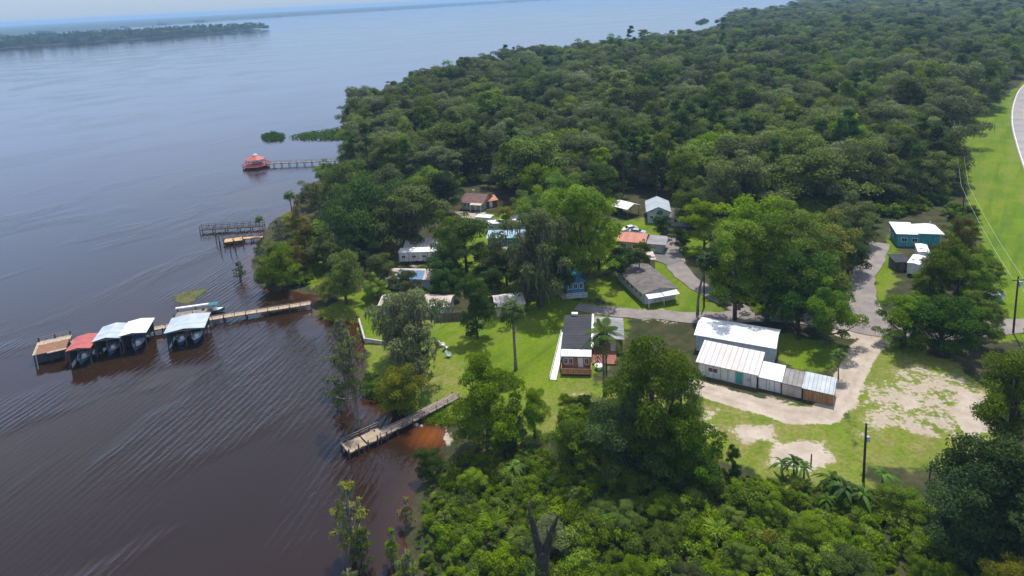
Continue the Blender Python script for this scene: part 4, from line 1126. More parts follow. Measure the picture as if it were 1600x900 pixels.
def slopebody(b, L, W, h0, h1, x0=0, y0=0, z0=-.2, axis='y', mi=0):
    x1, y1 = x0 + L, y0 + W
    z = [h0, h0, h1, h1] if axis == 'y' else [h0, h1, h1, h0]
    return b.hexa([(x0, y0, z0), (x1, y0, z0), (x1, y1, z0), (x0, y1, z0)], [(x0, y0, z[0]), (x1, y0, z[1]), (x1, y1, z[2]), (x0, y1, z[3])], mi)


def on(side, L, W, u, off, x0=0, y0=0):
    return {'front': (x0 + u, y0 - off), 'back': (x0 + u, y0 + W + off), 'left': (x0 - off, y0 + u), 'right': (x0 + L + off, y0 + u)}[side]


def panel(b, side, L, W, u0, u1, z0, z1, a, c, x0=0, y0=0):
    """box on a wall between offsets a and c from its face"""
    p, q = on(side, L, W, u0, a, x0, y0), on(side, L, W, u1, c, x0, y0)
    return b.box(min(p[0], q[0]), max(p[0], q[0]), min(p[1], q[1]), max(p[1], q[1]), z0, z1)


def window(par, side, L, W, u, z, w, h, fm='trim_white', x0=0, y0=0, pm='glass_dark'):
    b = MB(); f = .09
    for u0, u1, a, c in ((u, u + w, z, z + f), (u, u + w, z + h - f, z + h), (u, u + f, z + f, z + h - f), (u + w - f, u + w, z + f, z + h - f), (u + w / 2 - .025, u + w / 2 + .025, z + f, z + h - f)):
        panel(b, side, L, W, u0, u1, a, c, -.02, .07, x0, y0)
    o = b.build('window', fm, par)
    b = MB(); panel(b, side, L, W, u + .04, u + w - .04, z + .04, z + h - .04, -.02, .035, x0, y0); b.build('pane', pm, o)
    return o


def door(par, side, L, W, u, w=.95, h=2.05, m='trim_white', x0=0, y0=0, z=0.):
    b = MB(); panel(b, side, L, W, u, u + w, z + .05, z + h, -.02, .06, x0, y0); o = b.build('door', m, par)
    b = MB(); panel(b, side, L, W, u + w * .8, u + w * .9, z + 1., z + 1.12, .06, .12, x0, y0); b.build('handle', 'steel', o)
    return o


def railing(par, pts, z, h=1., m='wood_grey', gap=1.6, name='railing'):
    b = MB()
    for p, q in zip(pts, pts[1:]):
        p, q = Vector(p), Vector(q); l = (q - p).length; n = max(1, round(l / gap))
        for k in (h, h * .55): b.bar((p.x, p.y, z + k), (q.x, q.y, z + k), .09, .06)
        for i in range(n + 1):
            r = p.lerp(q, i / n); b.box(r.x - .05, r.x + .05, r.y - .05, r.y + .05, z, z + h + .05)
    return b.build(name, m, par)


# ---- grey house by the lawn
h, L = site('house', 'long grey-roofed house with orange wood porch end and white ramp on the lawn', 'house', (879, 549), (922, 547.5), 3.0)
r_ = h.rotation_euler.z; h.rotation_euler.z = r_ - R(6); L = 5.0; W = 12.2
b = MB(); slopebody(b, L, W, 2.95, 3.1, axis='x'); b.build('wall', 'wall_bluegrey', h)
b = MB(); shed(b, L, W, 3.0, 3.2, .25, .14, axis='x'); ro = b.build('roof', 'roof_grey', h)
b = MB(); b.box(L + .02, L + .42, -.2, W + .2, 3.12, 3.40); b.build('flashing', 'trim_white', ro)
b = MB(); b.box(1.1, 2.3, W - .3, W + .5, 3.26, 3.6); b.build('vent', 'trim_white', ro)
for u in (2, 5, 8.4): window(h, 'left', L, W, u, 1.1, 1.3, 1.1)
b = MB(); slopebody(b, L, 1.9, 2.45, 2.75, 0, -1.92); pw = b.build('porch_wall', 'wood_panel', h)
b = MB(); shed(b, L, 1.9, 2.55, 2.92, .12, .1, 0, -1.98); b.build('porch_roof', 'roof_white', h)
for u in (.3, 1.15, 3.9): window(h, 'front', L, 1.9, u, 1.0, .75, 1.15, 'trim_white', 0, -1.92)
door(h, 'front', L, 1.9, 2.75, .9, 2.05, 'trim_white', 0, -1.92, .2)
b = MB(); b.box(-.1, L + .1, -4.1, -1.95, .28, .45)
b.build('deck', 'wood_red', h)
for x in (0, L): 
    for y in (-4.0, -2.2):
        b = MB(); b.box(x - .08, x + .08, y - .08, y + .08, -.2, .28); b.build('deck_post', 'wood_grey', h)
b = MB()
for z in (.62, .84, 1.06, 1.28): b.box(-.12, L + .12, -4.16, -4.08, z - .08, z + .08)
for i in range(6): x = -.05 + i * (L + .1) / 5; b.box(x - .06, x + .06, -4.07, -3.97, .45, 1.4)
b.build('railing', 'wood_panel', h)
railing(h, [(-.05, -4.0, 0), (-.05, -2.05, 0)], .45, .95, 'wood_panel'); railing(h, [(L + .05, -4.0, 0), (L + .05, -2.05, 0)], .45, .95, 'wood_panel')
b = MB(); b.box(L + .05, L + 5.2, 4.2, W - .6, -.2, 2.7); b.build('wing_wall', 'wood_orange', h)
b = MB(); shed(b, 5.2, W - 4.4, 2.95, 2.75, .3, .12, L + .45 - .3 + .3, 4.0, 'x'); b.build('wing_roof', 'roof_grey_light', h)
window(h, 'front', 5.2, 8, 1.2, 1.0, 1.4, 1.1, 'trim_white', L + .05, 4.2); door(h, 'front', 5.2, 8, 3.4, .9, 2.0, 'wall_bluegrey', L + .05, 4.2)
b = MB(); b.box(L + .2, L + 4.4, -.4, 4.1, -.1, .32); b.build('side_deck', 'wood_red', h)
# ramp
a, q = G(882, 523), G(864.5, 594)
t = thing('ramp', 'long white boarded ramp running along the left side of the grey house', 'ramp', (a.x, a.y, GZ), 0)
d = q - a; b = MB(); n = d.normalized(); s_ = Vector((-n.y, n.x, 0))
b.slab([(tuple(s_ * .55)[0], (s_ * .55).y, .55), ((-s_ * .55).x, (-s_ * .55).y, .55), (d.x - s_.x * .55, d.y - s_.y * .55, .12), (d.x + s_.x * .55, d.y + s_.y * .55, .12)], .1); b.build('boards', 'trim_white', t)
for e in (.6, -.6):
    b = MB(); b.bar((s_.x * e, s_.y * e, .95), (d.x + s_.x * e, d.y + s_.y * e, .6), .07)
    for i in range(7): p = d * (i / 6); z = .55 - .43 * i / 6; b.box(p.x + s_.x * e - .04, p.x + s_.x * e + .04, p.y + s_.y * e - .04, p.y + s_.y * e + .04, -.1, z + .42)
    b.build('handrail', 'trim_white', t)


def lawn_chair(px, rz, label, m='trim_white', group='lawn chairs'):
    t = thing('lawn_chair', label, 'chair', G(*px), rz, group)
    b = MB(); b.box(-.35, .35, -.35, .35, .36, .42); b.build('seat', m, t)
    b = MB(); b.hexa([(-.35, .30, .4), (.35, .30, .4), (.35, .38, .4), (-.35, .38, .4)], [(-.35, .62, 1.15), (.35, .62, 1.15), (.35, .70, 1.15), (-.35, .70, 1.15)]); b.build('backrest', m, t)
    for x in (-.32, .32):
        b = MB(); b.box(x - .05, x + .05, -.4, .4, .58, .63); b.build('armrest', m, t)
        for y in (-.33, .33):
            b = MB(); b.box(x - .035, x + .035, y - .035, y + .035, -.02, .58); b.build('leg', m, t)
    return t


lawn_chair((692, 541), 1.9, 'white lawn chair nearest the thin mossy tree')
lawn_chair((697, 546), 2.6, 'white lawn chair slightly right of the other white one')
lawn_chair((702, 558), 1.2, 'pale grey lawn chair standing lower on the lawn than the white ones', 'wall_bluegrey')
t = thing('patio_table', 'white round table on the red deck beside the feathery palm', 'table', G(936, 577), 0)
b = MB(); b.tube([(0, 0, .3), (0, 0, .72)], [.08, .08]); b.build('pedestal', 'trim_white', t)
b = MB(); b.tube([(0, 0, .72), (0, 0, .78)], [.75, .75], 16); b.build('tabletop', 'trim_white', t)
b = MB(); b.tube([(0, 0, -.02), (0, 0, .3)], [.4, .2], 10); b.build('foot', 'trim_white', t)
# white picket fence right of the wing
a, q = G(968, 578), G(988, 576); t = thing('picket_fence', 'short white picket fence at the end of the house wing', 'fence', a, math.atan2((q - a).y, (q - a).x)); l = (q - a).length
b = MB()
for i in range(int(l / .28)): b.box(i * .28, i * .28 + .15, -.03, .03, 0, 1.3)
b.build('pickets', 'trim_white', t); b = MB(); b.box(0, l, .035, .09, .3, .4); b.box(0, l, .035, .09, .95, 1.05); b.build('rail', 'trim_white', t)

# ---- white sheds: long back building, front shed, lean-to row
h, L = site('long_building', 'long white-roofed building behind the old white shed', 'building', (1088, 526), (1210, 547), 3.4)
W = 6.6
b = MB(); walls(b, L, W, 3.2, 'x', .75); b.build('wall', 'wall_bluegrey', h)
b = MB(); gable(b, L, W, 3.2, .75, 'x', .35); b.build('roof', 'roof_white', h)
for u in (2, 5.5, 9): window(h, 'front', L, W, u, 1.2, 1.2, 1.0)
door(h, 'right', L, W, 2.5)
rz = h.rotation_euler.z
h, L = site('shed', 'old white shed with blotched metal roof, teal door and one window', 'shed', (1091, 570), (1185, 591), 2.55)
W = 5.0
b = MB(); slopebody(b, L - .3, W, 2.5, 3.5); b.build('wall', 'wall_white', h)
b = MB(); shed(b, L - .3, W, 2.55, 3.6, .35, .1); b.build('roof', 'roof_old_white', h)
window(h, 'front', L, W, 1.6, 1.0, 1.7, .95, 'trim_white', pm='roof_maroon'); door(h, 'front', L, W, 6.2, 1.0, 2.1, 'door_teal')
b = MB(); panel(b, 'front', L, W, 0, L - .3, -.1, .12, 0, .05); b.build('plinth', 'concrete', h)
b = MB(); panel(b, 'front', L, W, 8.0, 8.5, 1.0, 1.5, .0, .25); b.build('meter_box', 'steel', h)
rz = h.rotation_euler.z; o0 = h.location.copy(); X = Vector((math.cos(rz), math.sin(rz), 0)); Y = Vector((-math.sin(rz), math.cos(rz), 0))


def beside(name, label, cat, dx, dy, group=None, r=None):
    p = o0 + X * dx + Y * dy
    return thing(name, label, cat, (p.x, p.y, GZ), rz if r is None else r, group)


t = beside('lean_to', 'white sheet-roofed lean-to joined to the right of the old white shed', 'lean-to', L - .05, .1)
b = MB(); slopebody(b, 3.5, 3.6, 2.05, 2.75); b.build('wall', 'roof_pinkish', t)
b = MB(); shed(b, 3.5, 3.6, 2.1, 2.85, .15, .08); b.build('roof', 'roof_white', t)
for u in (.05, 1.75): 
    b = MB(); panel(b, 'front', 3.5, 3.6, u, u + 1.6, .1, 1.9, .0, .06); b.build('gate_panel', 'wall_white', t)
b = MB(); b.box(3.3, 3.52, -.35, 3.6, 2.2, 2.32)
t = beside('lean_to', 'grey tin-roofed lean-to with pinkish white fence panels', 'lean-to', L + 3.6, .0)
b = MB(); slopebody(b, 2.9, 3.5, 1.95, 2.5); b.build('wall', 'roof_pinkish', t)
b = MB(); shed(b, 2.9, 3.5, 2.0, 2.6, .12, .08); b.build('roof', 'roof_tin_grey', t)
for u in (.05, 1.0, 1.95): 
    b = MB(); panel(b, 'front', 2.9, 3.5, u, u + .88, .05, 1.8, 0, .06); b.build('fence_panel', 'roof_pinkish', t)
t = beside('lean_to', 'last lean-to of the row with orange wooden front and grey roof', 'lean-to', L + 6.7, -.15)
b = MB(); slopebody(b, 4.3, 3.9, 1.95, 2.45); b.build('wall', 'wood_panel', t)
b = MB(); shed(b, 4.3, 3.9, 2.0, 2.55, .15, .08); b.build('roof', 'roof_steel_x', t)
for u in (.1, 1.5, 2.9):
    b = MB(); panel(b, 'front', 4.3, 3.9, u, u + 1.3, .05, 1.85, 0, .06); b.build('fence_panel', 'wood_panel', t)
# ---- teal house
h, L = site('house', 'teal house with white hipped metal roof beside the grass verge', 'house', (1402, 368.5), (1438, 367), 3.3)
L = 9.6; Lw = 5.2; W = 6.2; h.rotation_euler.z = R(-15)
b = MB(); walls(b, Lw, W, 3.2); b.build('wall', 'wall_teal', h)
b = MB(); shed(b, 4.2, W, 3.2, 3.9, .3, .1, 0, 0); b.build('porch_roof', 'roof_white', h)
b = MB(); walls(b, L - 4.2, W, 3.3, x0=Lw + .02 - 1.2, y0=.5); b.build('rear_wall', 'wall_teal', h)
x0, x1, y0, y1, e = 4.25, L + .6, .0, W + .8, 3.35
b = MB(); b.add([(x0, y0, e), (x1, y0, e), (x1, y1, e), (x0, y1, e), (x0 + 2.4, (y0 + y1) / 2, e + 1.5), (x1 - 2.4, (y0 + y1) / 2, e + 1.5)], [(0, 1, 5, 4), (1, 2, 5), (2, 3, 4, 5), (3, 0, 4), (3, 2, 1, 0)]); ro = b.build('roof', 'roof_white', h)
b = MB(); b.tube([(8.2, 4.0, e + 1.0), (8.2, 4.0, e + 1.9)], [.12, .12]); b.build('vent_pipe', 'steel', ro)
for u in (.9, 3.2): window(h, 'front', Lw, W, u, 1.1, 1.3, 1.1)
window(h, 'left', Lw, W, 3, 1.1, 1.3, 1.1); door(h, 'left', Lw, W, 5.5)
h, L = site('shed', 'small dark-roofed shed in front of the teal house', 'shed', (1400, 413), (1420, 412.5), 2.4)
b = MB(); walls(b, 2.8, 3.4, 2.2); b.build('wall', 'wall_dark', h)
b = MB(); shed(b, 2.8, 3.4, 2.25, 2.6, .25, .1); b.build('roof', 'roof_grey', h)
door(h, 'front', 2.8, 3.4, .9, 1.0, 1.95, 'fence_wood')


def trailer(px, rz, L, W, H, label, wm, rm, name='camper_trailer', cat='trailer', group=None):
    t = thing(name, label, cat, G(*px), rz, group)
    b = MB(); b.box(0, L, 0, W, .5, H); b.build('body', wm, t)
    b = MB(); b.slab([(-.08, -.08, H + .05), (L + .08, -.08, H + .05), (L + .08, W / 2, H + .22), (-.08, W / 2, H + .22)], .05); b.slab([(-.08, W / 2 + .003, H + .22), (L + .08, W / 2 + .003, H + .22), (L + .08, W + .08, H + .05), (-.08, W + .08, H + .05)], .05); ro = b.build('roof', rm, t)
    b = MB(); b.box(L * .3, L * .3 + .7, W * .55, W * .55 + .6, H + .12, H + .45); b.build('air_conditioner', 'trim_white', ro)
    n = max(2, int(L / 2.2))
    for i in range(n): window(t, 'front', L, W, (i + .25) * L / n, H * .48, min(1.1, L / n * .5), .75)
    door(t, 'front', L, W, L * .72, .75, 1.8, 'trim_white', z=.5)
    for x in (L * .42, L * .58):
        for y in (-.02, W - .18):
            b = MB(); b.tube([(x, y, .34), (x, y + .2, .34)], [.34, .34], 12); b.build('wheel', 'rubber', t)
    b = MB(); b.bar((0, W / 2, .55), (-1.1, W / 2, .5), .12); b.build('hitch', 'steel', t)
    return t


TG = 'parked trailers'
trailer((1436, 434), R(48), 5.8, 2.4, 2.9, 'white camper among the junk in front of the olive tree, near the dark-roofed shed', 'gel_white', 'roof_white', group=TG)
trailer((1452, 413), R(66), 5.4, 2.3, 2.7, 'white camper half hidden behind trees, closer to the teal house', 'gel_white', 'roof_white', group=TG)
trailer((1545, 475), R(5), 3.4, 1.9, 1.7, 'low grey blue utility trailer between dark tree and grass verge', 'car_silver', 'car_silver', group=TG)


def car(px, rz, label, m, name='parked_car', cat='car', group='parked cars', z=GZ + .12):
    t = thing(name, label, cat, G(*px, z), rz, group)
    b = MB(); L, w = 4.5, .9
    prof = [(0, .45), (.05, .75), (.3, .9), (1.2, 1.0), (1.9, 1.45), (3.3, 1.48), (4.1, 1.05), (4.45, .98), (4.5, .5), (4.4, .3), (.1, .3)]
    vs = [(x - 2.25, -w, z_) for x, z_ in prof] + [(x - 2.25, w, z_) for x, z_ in prof]; n = len(prof)
    for i, k in enumerate((4, 5)): vs[k] = (vs[k][0], -w * .78, vs[k][2]); vs[n + k] = (vs[n + k][0], w * .78, vs[n + k][2])
    b.add(vs, [tuple(range(n))[::-1], tuple(range(n, 2 * n))] + [(i, (i + 1) % n, n + (i + 1) % n, n + i) for i in range(n)]); b.build('body', m, t)
    b = MB(); b.add([(1.28 - 2.25, -.72, 1.07), (1.85 - 2.25, -.64, 1.44), (1.85 - 2.25, .64, 1.44), (1.28 - 2.25, .72, 1.07)], [(0, 1, 2, 3)]); 
    for v in range(4): b.v[v] = (b.v[v][0] - .02, b.v[v][1], b.v[v][2] + .02)
    b.build('windscreen', 'glass_dark', t)
    b = MB(); b.add([(3.38 - 2.25 + .02, -.64, 1.46), (4.02 - 2.25 + .02, -.72, 1.11), (4.02 - 2.25 + .02, .72, 1.11), (3.38 - 2.25 + .02, .64, 1.46)], [(0, 1, 2, 3)]); b.build('rear_window', 'glass_dark', t)
    for s in (-1, 1):
        b = MB(); b.add([(1.45 - 2.25, s * .875, 1.08), (3.85 - 2.25, s * .875, 1.10), (3.25 - 2.25, s * .735, 1.42), (1.95 - 2.25, s * .735, 1.41)], [(0, 1, 2, 3)]); b.build('side_window', 'glass_dark', t)
    for x in (-1.4, 1.4):
        for y in (-.92, .72):
            b = MB(); b.tube([(x, y, .32), (x, y + .2, .32)], [.32, .32], 12); o = b.build('wheel', 'rubber', t)
            b = MB(); b.tube([(x, y - .012, .32), (x, y + .212, .32)], [.18, .18], 10); b.build('rim', 'steel', o)
    for s in (-.6, .6):
        b = MB(); b.box(-2.27, -2.2, s - .18, s + .18, .62, .76); b.build('headlight', 'gel_white', t)
    return t


car((983, 361), R(15), 'white car parked behind the orange metal roof', 'car_white')
car((996, 366), R(160), 'grey car parked between the orange roof and the small tree', 'car_silver')
car((1528, 466), R(20), 'red car glimpsed through the branches right of the junk campers', 'car_red', z=GZ)

# ---- shingle house with white awnings
h, L = site('house', 'low house with weathered brown shingle roof and white awnings beside the driveway', 'house', (1006, 462), (1044, 456), 2.7)
rz = R(14); h.rotation_euler.z = rz
L, W = 7.2, 13.5
b = MB(); walls(b, L, W, 2.6, 'y', .7); b.build('wall', 'wall_white', h)
b = MB(); gable(b, L, W, 2.6, .7, 'y', .5); b.build('roof', 'roof_shingle', h)
for x in (.1, 3.7):
    b = MB(); b.slab([(x, -2.1, 2.15), (x + 3.45, -2.1, 2.15), (x + 3.45, -.55, 2.5), (x, -.55, 2.5)], .06); b.build('awning', 'roof_white', h)
for x in (.2, 3.6, 7.0):
    b = MB(); b.box(x - .05, x + .05, -2.0, -1.9, -.1, 2.1); b.build('awning_post', 'trim_white', h)
for u in (.8, 2.9, 5.0, 7.2, 9.4): window(h, 'left', L, W, u, 1.0, 1.4, 1.1)
door(h, 'front', L, W, 1.0); window(h, 'front', L, W, 3.8, 1.0, 1.6, 1.1)
# ---- blue cottage
h, L = site('cottage', 'small bright blue cottage with gabled front between moss-hung oak and tall trunks', 'cottage', (886, 462), (909, 460), GZ)
L, W = 3.9, 4.6
b = MB(); walls(b, L, W, 3.1, 'y', 1.5); b.build('wall', 'wall_blue', h)
b = MB(); gable(b, L, W, 3.1, 1.5, 'y', .4); b.build('roof', 'wall_teal', h)
for u in (.35, 1.55, 2.75): window(h, 'front', L, W, u, 1.4, .85, 1.3)
b = MB(); b.box(-.3, L + .3, -1.6, -.02, .0, .35); b.build('deck', 'wall_bluegrey', h); railing(h, [(-.25, -1.55, 0), (L + .25, -1.55, 0)], .35, .8, 'trim_white')
a, q = G(866, 446), G(884, 468); t = thing('boardwalk', 'pale boardwalk leading to the blue cottage', 'boardwalk', a, math.atan2((q - a).y, (q - a).x)); b = MB(); b.box(0, (q - a).length, -.7, .7, .12, .2); b.build('boards', 'wood_tan', t)
for x in (.5, 2.0, 3.5):
    b = MB(); b.box(x, x + .12, -.6, .6, -.1, .12); b.build('bearer', 'wood_grey', t)
# ---- orange roof
h, L = site('house', 'house with faded orange metal roof and green grey side extension', 'house', (966, 379), (1000, 385), 2.9)
L, W = 6.5, 6.5; h.rotation_euler.z = R(-22)
b = MB(); walls(b, L, W, 2.8, 'x', 1.0); b.build('wall', 'roof_pinkish', h)
b = MB(); gable(b, L, W, 2.8, 1.0, 'x', .4); b.build('roof', 'roof_orange', h)
b = MB(); walls(b, 4.4, 4.6, 2.3, x0=L + .05, y0=.9); b.build('extension_wall', 'wall_grey', h)
b = MB(); shed(b, 4.4, 4.6, 2.35, 2.7, .4, .1, L + .45, .9); b.build('extension_roof', 'roof_grey_light', h)
for u in (.8, 3.6): window(h, 'front', L, W, u, 1, 1.3, 1.1)
door(h, 'front', 4.4, 4.6, 1.5, x0=L + .05, y0=.9)
# ---- beige shed below
h, L = site('shed', 'small beige shed with flat pale roof between orange roof and shingle roof', 'shed', (1001, 421), (1021, 420), GZ)
b = MB(); walls(b, 3.4, 3.6, 2.4); b.build('wall', 'wall_beige', h); b = MB(); shed(b, 3.4, 3.6, 2.4, 2.7, .3, .1); b.build('roof', 'roof_pinkish', h)
door(h, 'front', 3.4, 3.6, 1.1, 1.1, 2.0, 'fence_wood')
# ---- at the forest edge
h, L = site('shed', 'white-roofed open shed at the forest edge left of the blue grey building', 'shed', (980, 330), (1002, 322), 3.0)
b = MB(); gable(b, 5.5, 6.5, 2.9, 1.0, 'y', .3); b.build('roof', 'roof_white_y', h)
for x in (.1, 5.3):
    for y in (.1, 3.2, 6.3):
        b = MB(); b.box(x, x + .14, y, y + .14, -.1, 2.94); b.build('post', 'wood_grey', h)
b = MB(); b.box(.3, 5.2, 6.1, 6.25, -.1, 2.85); b.build('back_wall', 'wall_dark', h)
h, L = site('barn', 'blue grey gabled building with pale metal roof at the forest edge', 'barn', (1012, 333), (1034, 333), 3.6)
b = MB(); walls(b, 6.0, 9.5, 3.5, 'y', 1.3); b.build('wall', 'wall_bluegrey', h)
b = MB(); gable(b, 6.0, 9.5, 3.5, 1.3, 'y', .45); b.build('roof', 'roof_steel', h)
door(h, 'front', 6, 9.5, 2.3, 1.6, 2.3, 'wall_grey'); window(h, 'front', 6, 9.5, .6, 1.2, 1.0, 1.0); window(h, 'front', 6, 9.5, 4.4, 1.2, 1.0, 1.0)
h, L = site('house', 'shaded dark house right of the blue grey building at the forest edge', 'house', (1048, 342), (1082, 344), 2.7)
b = MB(); walls(b, 8.0, 7.5, 2.6, 'x', .9); b.build('wall', 'wall_grey', h); b = MB(); gable(b, 8.0, 7.5, 2.6, .9, 'x', .4); b.build('roof', 'roof_shingle', h)
for u in (.8, 3.2, 5.8): window(h, 'front', 8, 7.5, u, 1, 1.2, 1.1)
# ---- maroon cottage
h, L = site('cottage', 'maroon-roofed cottage with pink gable deep in the shade of the forest edge', 'cottage', (721, 318), (752, 320), 2.6)
b = MB(); walls(b, 7.2, 7.5, 2.5, 'x', 1.7); b.build('wall', 'wall_grey', h); b = MB(); gable(b, 7.2, 7.5, 2.5, 1.7, 'x', .5); ro = b.build('roof', 'roof_maroon', h)
b = MB(); b.box(1.6, 2.2, 5.0, 5.6, 3.2, 4.9); b.build('chimney', 'roof_pinkish', ro)
b = MB(); b.slab([(3.6, -1.9, 2.3), (7.4, -1.9, 2.3), (7.4, -.6, 2.55), (3.6, -.6, 2.55)], .08); b.build('porch_roof', 'roof_pinkish', h)
for x in (3.7, 7.2):
    b = MB(); b.box(x, x + .12, -1.85, -1.73, -.1, 2.25); b.build('porch_post', 'trim_white', h)
for u in (.7, 2.2, 5.4): window(h, 'front', 7.2, 7.5, u, .9, .9, 1.1)
door(h, 'front', 7.2, 7.5, 4.2)
h, L = site('shed', 'low shed with orange red roof right of the maroon cottage', 'shed', (758, 318), (772, 316), 2.2)
b = MB(); walls(b, 4, 4, 2.1); b.build('wall', 'roof_maroon', h); b = MB(); shed(b, 4, 4, 2.15, 2.6, .3, .1); b.build('roof', 'roof_orange', h); door(h, 'front', 4, 4, 1.4)
# ---- white trailers behind the pale blue roof
trailer((744, 354), R(-22), 4.6, 2.6, 2.9, 'white camper standing end-on at the left of the white trailer roofs', 'wall_white', 'roof_white', group=TG)
trailer((762, 364.5), R(1), 11.5, 3.0, 2.7, 'long white-roofed mobile home behind the pale blue roof', 'wall_bluegrey', 'roof_white', 'mobile_home', 'mobile home')
trailer((801, 352), R(-4), 4.6, 2.4, 2.6, 'small white camper right of the orange-tinged tree', 'gel_white', 'roof_white', group=TG)
h, L = site('mobile_home', 'mobile home with pale blue metal roof in the middle of the village', 'mobile home', (762, 375.5), (824, 374.5), 3.0)
b = MB(); walls(b, L, 4.0, 2.9); b.build('wall', 'wall_teal', h); b = MB(); shed(b, L, 4.0, 2.95, 3.5, .3, .1); b.build('roof', 'roof_blue', h)
for i in range(5): window(h, 'front', L, 4, .8 + i * 2.2, 1.1, 1.2, 1.0)
door(h, 'front', L, 4, 9.6)
h, L = site('shed', 'pinkish roofed shed below the pale blue metal roof', 'shed', (764, 405), (795, 402), 2.4)
b = MB(); walls(b, 5, 3.6, 2.3); b.build('wall', 'wall_beige', h); b = MB(); shed(b, 5, 3.6, 2.35, 2.9, .3, .1); b.build('roof', 'roof_pinkish', h); door(h, 'front', 5, 3.6, 2)
# ---- waterfront trailers, left
trailer((624, 412), R(-3), 10.5, 3.2, 2.9, 'long white trailer with pale wall behind the blue tarpaulin roof', 'wall_white', 'roof_white', 'mobile_home', 'mobile home')
h, L = site('house', 'pinkish white roofed house deep behind the long white trailer', 'house', (634, 389), (680, 388), 2.9)
b = MB(); walls(b, 8.5, 6.5, 2.8, 'x', 1.2); b.build('wall', 'roof_pinkish', h); b = MB(); gable(b, 8.5, 6.5, 2.8, 1.2, 'x', .5); b.build('roof', 'roof_old_white', h)
for u in (1, 3.6, 6): window(h, 'front', 8.5, 6.5, u, 1, 1.2, 1.1)
h, L = site('house', 'waterfront house whose grey roof carries a blue tarpaulin', 'house', (606, 438), (690, 440), 2.7)
b = MB(); walls(b, L, 5.5, 2.6, 'x', .9); b.build('wall', 'wall_grey', h); b = MB(); gable(b, L, 5.5, 2.6, .9, 'x', .4); ro = b.build('roof', 'roof_pinkish', h)
b = MB(); b.slab([(2.2, -.46, 2.64), (8.4, -.46, 2.64), (8.2, 2.4, 3.56), (2.4, 2.5, 3.58)], .03)
b.build('tarpaulin', 'tarp_blue', ro)
for u in (1, 4, 7, 10): window(h, 'front', L, 5.5, u, 1, 1.2, 1.1)
h, L = site('house', 'grey waterfront house with patched pale roof behind the sparse mossy tree', 'house', (594, 480), (700, 482), 2.7)
b = MB(); walls(b, L, 5.0, 2.6, 'x', .7); b.build('wall', 'wall_grey', h); b = MB(); gable(b, L, 5.0, 2.6, .7, 'x', .4); b.build('roof', 'roof_pinkish', h)
for u in (1, 4, 7, 10): window(h, 'front', L, 5.0, u, 1, 1.2, 1.1)
door(h, 'front', L, 5.0, 12.3)
h, L = site('house', 'house with pinkish white ribbed roof left of the moss-hung oak', 'house', (776, 482), (812, 478), 2.6)
b = MB(); walls(b, 5.6, 5.0, 2.5, 'x', .8); b.build('wall', 'wall_beige', h); b = MB(); gable(b, 5.6, 5.0, 2.5, .8, 'x', .4); b.build('roof', 'roof_old_white', h)
window(h, 'front', 5.6, 5, .8, 1, 1.2, 1.1); door(h, 'front', 5.6, 5, 3.2)
# grey wooden fence
a, q = G(680, 503), G(728, 500); t = thing('wooden_fence', 'dark weathered wooden fence between the waterfront house and the slim dark tree', 'fence', a, math.atan2((q - a).y, (q - a).x)); l = (q - a).length
b = MB(); b.box(0, l, -.03, .03, -.05, 1.8); b.build('boards', 'fence_wood', t)
for i in range(5):
    b = MB(); x = i * (l - .1) / 4; b.box(x, x + .12, -.15, -.035, -.1, 1.95); b.build('post', 'wood_grey', t)
# low seawall
a, m_, q = G(561, 500), G(570, 532), G(613, 538)
t = thing('low_wall', 'low pale concrete seawall bending at the edge of the lawn', 'wall', a, 0)
b = MB(); b.bar((0, 0, .05), (m_ - a) + Vector((0, 0, .05)), .35, .7); b.build('capped_run', 'concrete', t); b = MB(); b.bar((m_ - a) + Vector((.2, .1, .07)), (q - a) + Vector((0, 0, .07)), .35, .7); b.build('capped_run', 'concrete', t)
# far buildings
h, L = site('house', 'far grey-roofed house on the shore beyond the marsh', 'house', (622, 142), (650, 136), 3)
b = MB(); walls(b, 11, 8, 3.2, 'x', 2); b.build('wall', 'wall_grey', h); b = MB(); gable(b, 11, 8, 3.2, 2., 'x', .5); b.build('roof', 'roof_tin_grey', h)
h, L = site('house', 'far white-roofed house lost in the forest near the river', 'house', (956, 103), (970, 101), 4)
b = MB(); walls(b, 10, 10, 9, 'x', 2); b.build('wall', 'wall_white', h); b = MB(); gable(b, 10, 10, 9, 2.5, 'x', .5); b.build('roof', 'roof_white', h)
h, L = site('house', 'far white house where the highway meets the forest', 'house', (1586, 92), (1602, 92), GZ)
b = MB(); walls(b, 12, 10, 6, 'x', 2.5); b.build('wall', 'wall_beige', h); b = MB(); gable(b, 12, 10, 6, 2.5, 'x', .5); b.build('roof', 'roof_white', h)
for u in (1.5, 5, 8.5): window(h, 'front', 12, 10, u, 2.5, 1.8, 1.8)

# ------------------------------------------------------------------ docks
PG_ = None


